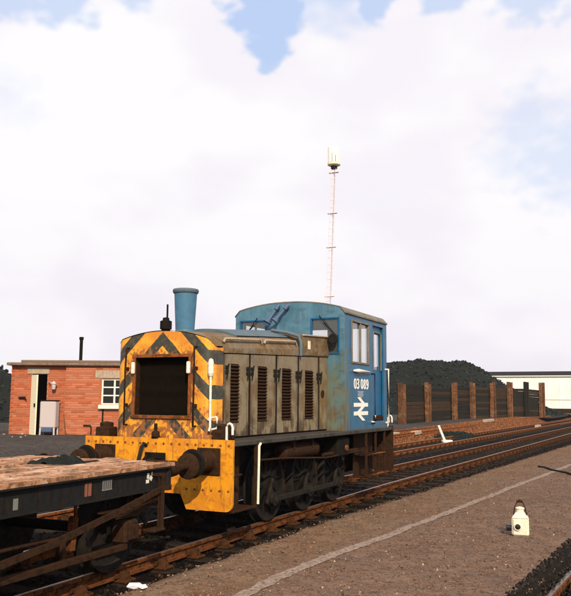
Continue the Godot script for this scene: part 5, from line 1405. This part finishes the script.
# ------------------------------------------------------------------ posts, coal heaps, shed
const CAM := Vector3(6.369, 1.884, 9.317)
func along(px: float, dist: float) -> Vector3: # a place on the ground seen from the platform in a given direction
	var d: Vector3 = sky_dir(px, 400.0); d.y = 0
	var p := CAM + d.normalized() * dist
	return Vector3(p.x, H(p.x, p.z), p.z)
func build_yard():
	var px := [402, 428, 454.5, 472.5, 493, 510, 526.5, 542]
	var dd := [55, 60, 66, 71, 75, 79, 82, 85]
	var names := ["first and widest rusty brown post of the bunker, nearest the loco cab", "second brown post from the loco cab in the bunker row", "third brown post from the loco cab in the bunker row", "fourth post from the loco cab, split in two timbers", "fifth brown post from the loco cab, by the white shed's left end", "sixth brown post from the loco cab, before the white shed", "dark seventh post of the bunker row, before the white shed", "last brown post of the bunker row, at the far right end"]
	var pos := []
	for i in 8: pos.append(along(px[i], dd[i]))
	for i in 8:
		var p: Vector3 = pos[i]
		var dir: Vector3 = (pos[mini(i + 1, 7)] - pos[maxi(i - 1, 0)]); var turn := atan2(-dir.z, dir.x)
		var t := thing("bunker_post", names[i], "post", "upright posts of the coal bunker", p, turn)
		var top: float = 1.884 + (400.2 - 384.0 + 0.006 * (px[i] - 285)) * dd[i] / 784.0 - p.y
		var w: float = [0.62, 0.56, 0.54, 0.6, 0.6, 0.55, 0.45, 0.6][i]
		var n := 2
		for j in n:
			var st := T()
			var ww := w / 2 - (0.09 if i == 3 else 0.01)
			box(st, Vector3((j - 0.5) * w * (1.0 if i != 3 else 1.05), top / 2 - 0.1, 0), Vector3(ww, top + 0.2 + rng.randf_range(-0.28, 0.08), 0.26), 0.02, Basis(Vector3.BACK, rng.randf_range(-0.03, 0.03)))
			obj("timber", st, M.plank_dark if i == 6 else (M.post_wood if (i * 2 + j) % 3 != 0 else M.post_wood_dark), t)
	for i in 7:
		var a: Vector3 = pos[i]; var b: Vector3 = pos[i + 1]
		var d := b - a; var len_ := Vector2(d.x, d.z).length()
		var t := thing("bunker_partition", ["dark sleeper wall between the first two posts from the loco cab", "dark sleeper wall between the second and third bunker posts", "dark sleeper wall between the third and fourth bunker posts", "dark sleeper wall between the fourth and fifth bunker posts", "dark sleeper wall between the fifth and sixth bunker posts", "dark sleeper wall between the sixth and seventh bunker posts", "dark sleeper wall between the last two bunker posts"][i], "wall", "sleeper walls of the coal bunker", a, atan2(-d.z, d.x))
		var hgt := 2.75
		var y := 0.0; 
		while y < hgt:
			var st := T()
			box(st, Vector3(len_ / 2, y + 0.12 + d.y * 0.5, -0.28 + rng.randf_range(-0.03, 0.03)), Vector3(len_ - 0.02, 0.235, 0.13), 0.012, Basis(Vector3.BACK, atan2(d.y, len_) + rng.randf_range(-0.004, 0.004)))
			if y > hgt - 0.3 and rng.randf() < 0.3: break
			obj("sleeper", st, [M.plank_dark, M.plank_dark, M.plank_brown][rng.randi() % 3], t)
			y += 0.25
	# coal heap behind the bunker
	mound("coal_heap", "large dark coal heap rising behind the brown bunker posts", along(428, 97), Vector3(15.8, 6.6, 13.0), 5, 0.0, [[380, 360], [430, 358], [465, 363]])
	mound("coal_heap", "dark spoil heap at the far left edge behind the brick hut", Vector3(-41.0, 0.3, -31.0), Vector3(10.5, 4.9, 11.0), 9, 0.0, [])
	# white shed
	var S := thing("white_shed", "long low white shed with plain walls standing beyond the bunker", "shed", "", Vector3(-3.0, 0.3, -100.3), 0.0)
	var st := T(); var len2 := 13.0
	box(st, Vector3(-len2 / 2, 2.35, -5.0), Vector3(len2, 4.9, 10.0), 0.02); obj("wall", st, M.shed_white, S)
	st = T(); box(st, Vector3(-len2 / 2, 4.86, -4.95), Vector3(len2 + 0.3, 0.12, 10.4), 0.02); obj("roof", st, M.shed_white, S)
	st = T(); box(st, Vector3(-len2 / 2, 0.25, 0.06), Vector3(len2, 0.7, 0.1), 0.01); obj("plinth", st, M.grime_brown, S)
	for i in 9:
		st = T(); box(st, Vector3(-0.7 - i * 1.45, 2.35, 0.02), Vector3(0.05, 4.7, 0.03)); obj("cover_strip", st, M.shed_white, S)
	st = T(); box(st, Vector3(-len2 / 2, 1.75, 0.035), Vector3(len2, 0.05, 0.03)); obj("rail_strip", st, M.skin_roof, S)
	# long dark shed roof just over it
	var B := thing("goods_shed", "far long shed with dark roof showing just above the white shed", "shed", "", Vector3(4, 0.2, -190), 0.0)
	st = T(); box(st, Vector3(-26, 3.6, -6), Vector3(60, 7.4, 12)); obj("wall", st, M.leaf_far, B)
	st = T(); hexa(st, [Vector3(-56.5, 7.2, 0.5), Vector3(4.5, 7.2, 0.5), Vector3(4.5, 9.0, -6), Vector3(-56.5, 9.0, -6), Vector3(-56.5, 7.2, -12.5), Vector3(4.5, 7.2, -12.5), Vector3(4.5, 8.99, -6.1), Vector3(-56.5, 8.99, -6.1)]); obj("roof", st, M.grime, B)
	# debris along the cess
	var deb := [[394, 40, 0.9, "white_sleeper", "short white slab lying at the foot of the first bunker post"], [416, 43, 1.3, "white_sleeper", "pale broken plank lying below the second bunker post"], [488, 62, 3.4, "white_sleeper", "long pale plank lying below the fourth and fifth posts"], [537, 66, 1.8, "white_sleeper", "pale plank lying near the last bunker post"]]
	for q in deb:
		var p := along(q[0], q[1])
		var t := T(); box(t, Vector3.ZERO, Vector3(q[2], 0.2, 0.28), 0.02); 
		var o := obj("pale_plank", t, M.concrete, self); o.position = p + Vector3(0, 0.09, 0); o.rotation.y = atan2(1.0, 0.35) + 0.35
		tag(o, q[4], "plank", "pale planks below the bunker")
	var lp := along(444, 40)
	var LV := thing("point_lever", "white hand point lever standing alone beside the siding below the posts", "lever", "", lp, 0.6)
	st = T(); hexa(st, [Vector3(-0.06, 0.1, -0.04), Vector3(0.06, 0.1, -0.04), Vector3(0.06, 0.1, 0.04), Vector3(-0.06, 0.1, 0.04), Vector3(-0.36, 0.85, -0.04), Vector3(-0.26, 0.87, -0.04), Vector3(-0.26, 0.87, 0.04), Vector3(-0.36, 0.85, 0.04)]); obj("handle", st, M.white, LV)
	st = T(); box(st, Vector3(0.12, 0.07, 0), Vector3(0.5, 0.16, 0.3), 0.03); obj("base", st, M.white, LV)
	mound("ash_pile", "low grey ash pile beside the white point lever", along(455, 44), Vector3(1.7, 0.5, 1.3), 14, 0.3, [])
func mound(called, label, at: Vector3, size: Vector3, seed_: int, _t, _tops):
	var f := FastNoiseLite.new(); f.seed = seed_; f.frequency = 1.6; f.fractal_octaves = 4
	var n := 44; var g := []
	for i in n + 1:
		var row := []
		for j in n + 1:
			var u := i / float(n) * 2.0 - 1.0; var v := j / float(n) * 2.0 - 1.0
			var d := pow(pow(absf(u), 2.4) + pow(absf(v), 2.4), 1.0 / 2.4)
			d *= 1.0 + 0.13 * f.get_noise_2d(u * 0.9 + 4.0, v * 0.9)
			var y := 1.0 - smoothstep(0.25, 1.0, d)
			y = y * (0.93 + 0.13 * f.get_noise_2d(u * 1.3, v * 1.3)) + 0.03 * f.get_noise_2d(u * 7.0, v * 7.0) * minf(1.0, y * 4.0)
			row.append(at + Vector3(u * size.x, y * size.y - 0.1, v * size.z))
		g.append(row)
	var st := T(); sheet(st, g, Vector3.UP)
	var m = M.coal
	var o := thing(called, label, "heap", "", Vector3.ZERO)
	obj("mound", st, m, o)
	var xf := []; var cl := []
	var cnt := int(2600 * size.x * 0.25)
	for k in cnt:
		var i := rng.randi_range(2, n - 2); var j := rng.randi_range(2, n - 2)
		var p: Vector3 = g[i][j].lerp(g[i + 1][j + 1], rng.randf()) + Vector3(rng.randf_range(-0.2, 0.2), 0, rng.randf_range(-0.2, 0.2))
		if p.y < at.y: continue
		xf.append(Transform3D(rot_any((0.02 + 0.07 * pow(rng.randf(), 2.5)) * sqrt(size.y)), p))
		var v := rng.randf_range(0.3, 2.2); cl.append(Color(0.014 * v, 0.018 * v, 0.0165 * v))
	multi("lumps", lump_mesh(1.0, seed_ + 30), M.pebble, xf, o, cl)

# ------------------------------------------------------------------ far things
func build_far():
	# lattice mast with a pale drum of aerials on top
	var base := Vector3(-31.5, 0.2, -83.2); var top := Vector3(-30.47, 32.3, -83.65)
	var Mst := thing("lattice_mast", "tall thin pale lattice mast with a drum-shaped head behind the loco cab", "mast", "", base)
	var d := top - base
	var leg := []
	for k in 3:
		var a := TAU * k / 3.0 + 0.4
		leg.append(Vector3(cos(a), 0, sin(a)))
	var st: SurfaceTool
	for k in 3:
		st = T(); tube(st, [leg[k] * 0.42, d + leg[k] * 0.36], 0.036, 5); obj("leg", st, M.mast_paint, Mst)
	st = T(); var n := 34
	for i in n:
		var t0 := i / float(n); var t1 := (i + 1) / float(n)
		for k in 3:
			var a: Vector3 = d * t0 + leg[k] * lerpf(0.42, 0.36, t0); var b: Vector3 = d * t1 + leg[(k + 1) % 3] * lerpf(0.42, 0.36, t1)
			tube(st, [a, b], 0.016, 4, false)
			tube(st, [d * t1 + leg[k] * lerpf(0.42, 0.36, t1), b], 0.016, 4, false)
	obj("bracing", st, M.mast_paint, Mst)
	for h in [0.26, 0.46, 0.66, 0.80, 0.97]:
		st = T(); box(st, d * h, Vector3(1.3, 0.06, 0.5)); box(st, d * h + Vector3(0.5, 0.12, 0), Vector3(0.1, 0.25, 0.1)); obj("cross_arm", st, M.mast_paint, Mst)
	st = T(); lathe(st, d, Vector3.UP, [[-0.1, 0.0], [-0.1, 0.55], [0.05, 0.85], [0.3, 0.85], [0.3, 0.0]], 14); obj("platform_ring", st, M.mast_yellow, Mst)
	st = T(); lathe(st, d, Vector3.UP, [[-0.45, 0.2], [-0.45, 0.42], [-0.1, 0.42]], 10); obj("collar", st, M.grime, Mst)
	st = T()
	for k in 10:
		var a := TAU * k / 10.0
		box(st, d + Vector3(cos(a) * 0.72, 1.4, sin(a) * 0.72), Vector3(0.36, 2.1, 0.08), 0.02, Basis(Vector3.UP, PI / 2 - a))
	tube(st, [d, d + Vector3(0, 2.4, 0)], 0.18, 8)
	obj("aerial_drum", st, M.mast_white, Mst)
	# far tree belt, reads as one mass
	var xf := []
	st = T()
	for k in 5:
		var a := rng.randf() * TAU
		quad(st, Vector3(0.0, 0.0, 0.0), Vector3(cos(a), 0.2, sin(a)) * 0.5, Vector3(cos(a + 0.7), 0.9, sin(a + 0.7)) * 0.55, Vector3(0, 0.8, 0) * 0.6, Vector3(cos(a + PI / 2), 0.5, sin(a + PI / 2)).normalized())
	var lm := st.commit()
	for i in 5200:
		var z := rng.randf_range(-520.0, -430.0); var x := rng.randf_range(-190.0, 60.0)
		var hmax := 12.0 + 5.5 * nz.get_noise_2d(x * 0.035, 7.0) + 3.0 * nz.get_noise_2d(x * 0.14, 3.0)
		xf.append(Transform3D(rot_any(rng.randf_range(2.0, 4.0)), Vector3(x, rng.randf_range(0.0, hmax), z)))
	var o := multi("tree_belt", lm, M.leaf_far, xf, self)
	tag(o, "distant hazy tree belt along the horizon", "trees")
	for q in [[524, 300, 9.0, 8.5, "pale low building far off above the white shed roof"], [558, 330, 12.0, 9.0, "pale low building far off at the right edge above the shed"]]:
		var d2: Vector3 = sky_dir(q[0], 400.0); d2.y = 0; var p := CAM + d2.normalized() * float(q[1])
		var b := thing("far_building", q[4], "building", "pale buildings on the horizon", Vector3(p.x, 0.2, p.z), 0.1)
		st = T(); box(st, Vector3(0, q[3] * 0.6, 0), Vector3(q[2], q[3] * 1.2, 7)); obj("wall", st, M.cream, b)
		st = T(); box(st, Vector3(0, q[3] * 1.2 + 0.25, 0), Vector3(q[2] + 0.6, 0.5, 7.6)); obj("roof", st, M.skin_roof, b)

# ------------------------------------------------------------------ small things on the platform
func build_small():
	var p := Vector3(4.81, plat_y(4.81, -0.71) - 0.003, -0.71)
	var t := thing("hand_lamp", "white railway hand lamp with dark round lenses standing on the platform", "lamp", "", p, deg_to_rad(8))
	var st := T()
	box(st, Vector3(0, 0.11, 0), Vector3(0.20, 0.22, 0.19), 0.025); obj("body", st, M.lamp_white, t)
	st = T()
	hexa(st, [Vector3(-0.095, 0.215, -0.09), Vector3(0.095, 0.215, -0.09), Vector3(0.095, 0.215, 0.09), Vector3(-0.095, 0.215, 0.09), Vector3(-0.05, 0.275, -0.045), Vector3(0.05, 0.275, -0.045), Vector3(0.05, 0.275, 0.045), Vector3(-0.05, 0.275, 0.045)])
	lathe(st, Vector3(0, 0.27, 0), Vector3.UP, [[0, 0.05], [0.04, 0.045], [0.045, 0.055], [0.06, 0.055], [0.075, 0.0]], 14); obj("chimney", st, M.lamp_white, t)
	st = T(); tube(st, [Vector3(-0.075, 0.24, 0), Vector3(-0.06, 0.33, 0), Vector3(-0.03, 0.405, 0), Vector3(0, 0.42, 0), Vector3(0.03, 0.405, 0), Vector3(0.06, 0.33, 0), Vector3(0.075, 0.24, 0)], 0.008, 6); tube(st, [Vector3(-0.03, 0.40, 0), Vector3(0.03, 0.40, 0)], 0.013, 7); obj("carrying_handle", st, M.grime_brown, t)
	st = T(); lathe(st, Vector3(-0.03, 0.115, 0.095), Vector3(0, 0, 1), [[0, 0.042], [0.02, 0.042], [0.022, 0.036], [0.012, 0.03]], 16); obj("lens_ring", st, M.lamp_white, t)
	st = T(); lathe(st, Vector3(-0.03, 0.115, 0.095), Vector3(0, 0, 1), [[0.006, 0.036], [0.018, 0.03], [0.026, 0.0]], 16); obj("lens", st, M.lens, t)
	st = T(); lathe(st, Vector3(-0.10, 0.09, 0.01), Vector3(-1, 0, 0), [[0, 0.036], [0.06, 0.042], [0.065, 0.03], [0.05, 0.0]], 14); obj("side_lens", st, M.lens, t)
	# crumpled paper at the platform edge
	var o := thing("crumpled_paper", "crumpled white paper lying at the platform edge by the wagon", "paper", "", Vector3(2.30, plat_y(2.30, 3.62) + 0.02, 3.62), 0.5)
	for q in [[0.0, 0.0, 0.065, 61, 1.25], [0.07, 0.02, 0.05, 62, 1.1]]:
		var w := mesh_node("fold", lump_mesh(q[2], q[3]), M.paper, o); w.position = Vector3(q[0], 0.0, q[1]); w.scale = Vector3(q[4], 0.75, 1.0)
	# black hose lying across the platform
	st = T(); var pts := []
	for k in 16:
		var q := Vector2(3.68, -11.0).lerp(Vector2(4.95, -8.5), k / 15.0)
		pts.append(Vector3(q.x + 0.03 * sin(k * 0.9), plat_y(q.x, q.y) + 0.02, q.y))
	tube(st, pts, 0.022, 7)
	tag(obj("hose", st, M.rubber, self), "thin black hose lying across the white line at the right", "hose")
	# stray white stones
	for i in 5:
		var z: float = [0.6, -1.9, 2.6, -9.5, -15.0][i]
		var x: float = [2.05, 1.75, 2.0, 2.2, 2.4][i]
		var s := mesh_node("white_stone", lump_mesh(0.035, 70 + i), M.white, self); s.position = Vector3(x, H(x, z) + 0.03, z)
		tag(s, "small white stone lying in the dark cess below the platform edge", "stone", "white stones in the cess")
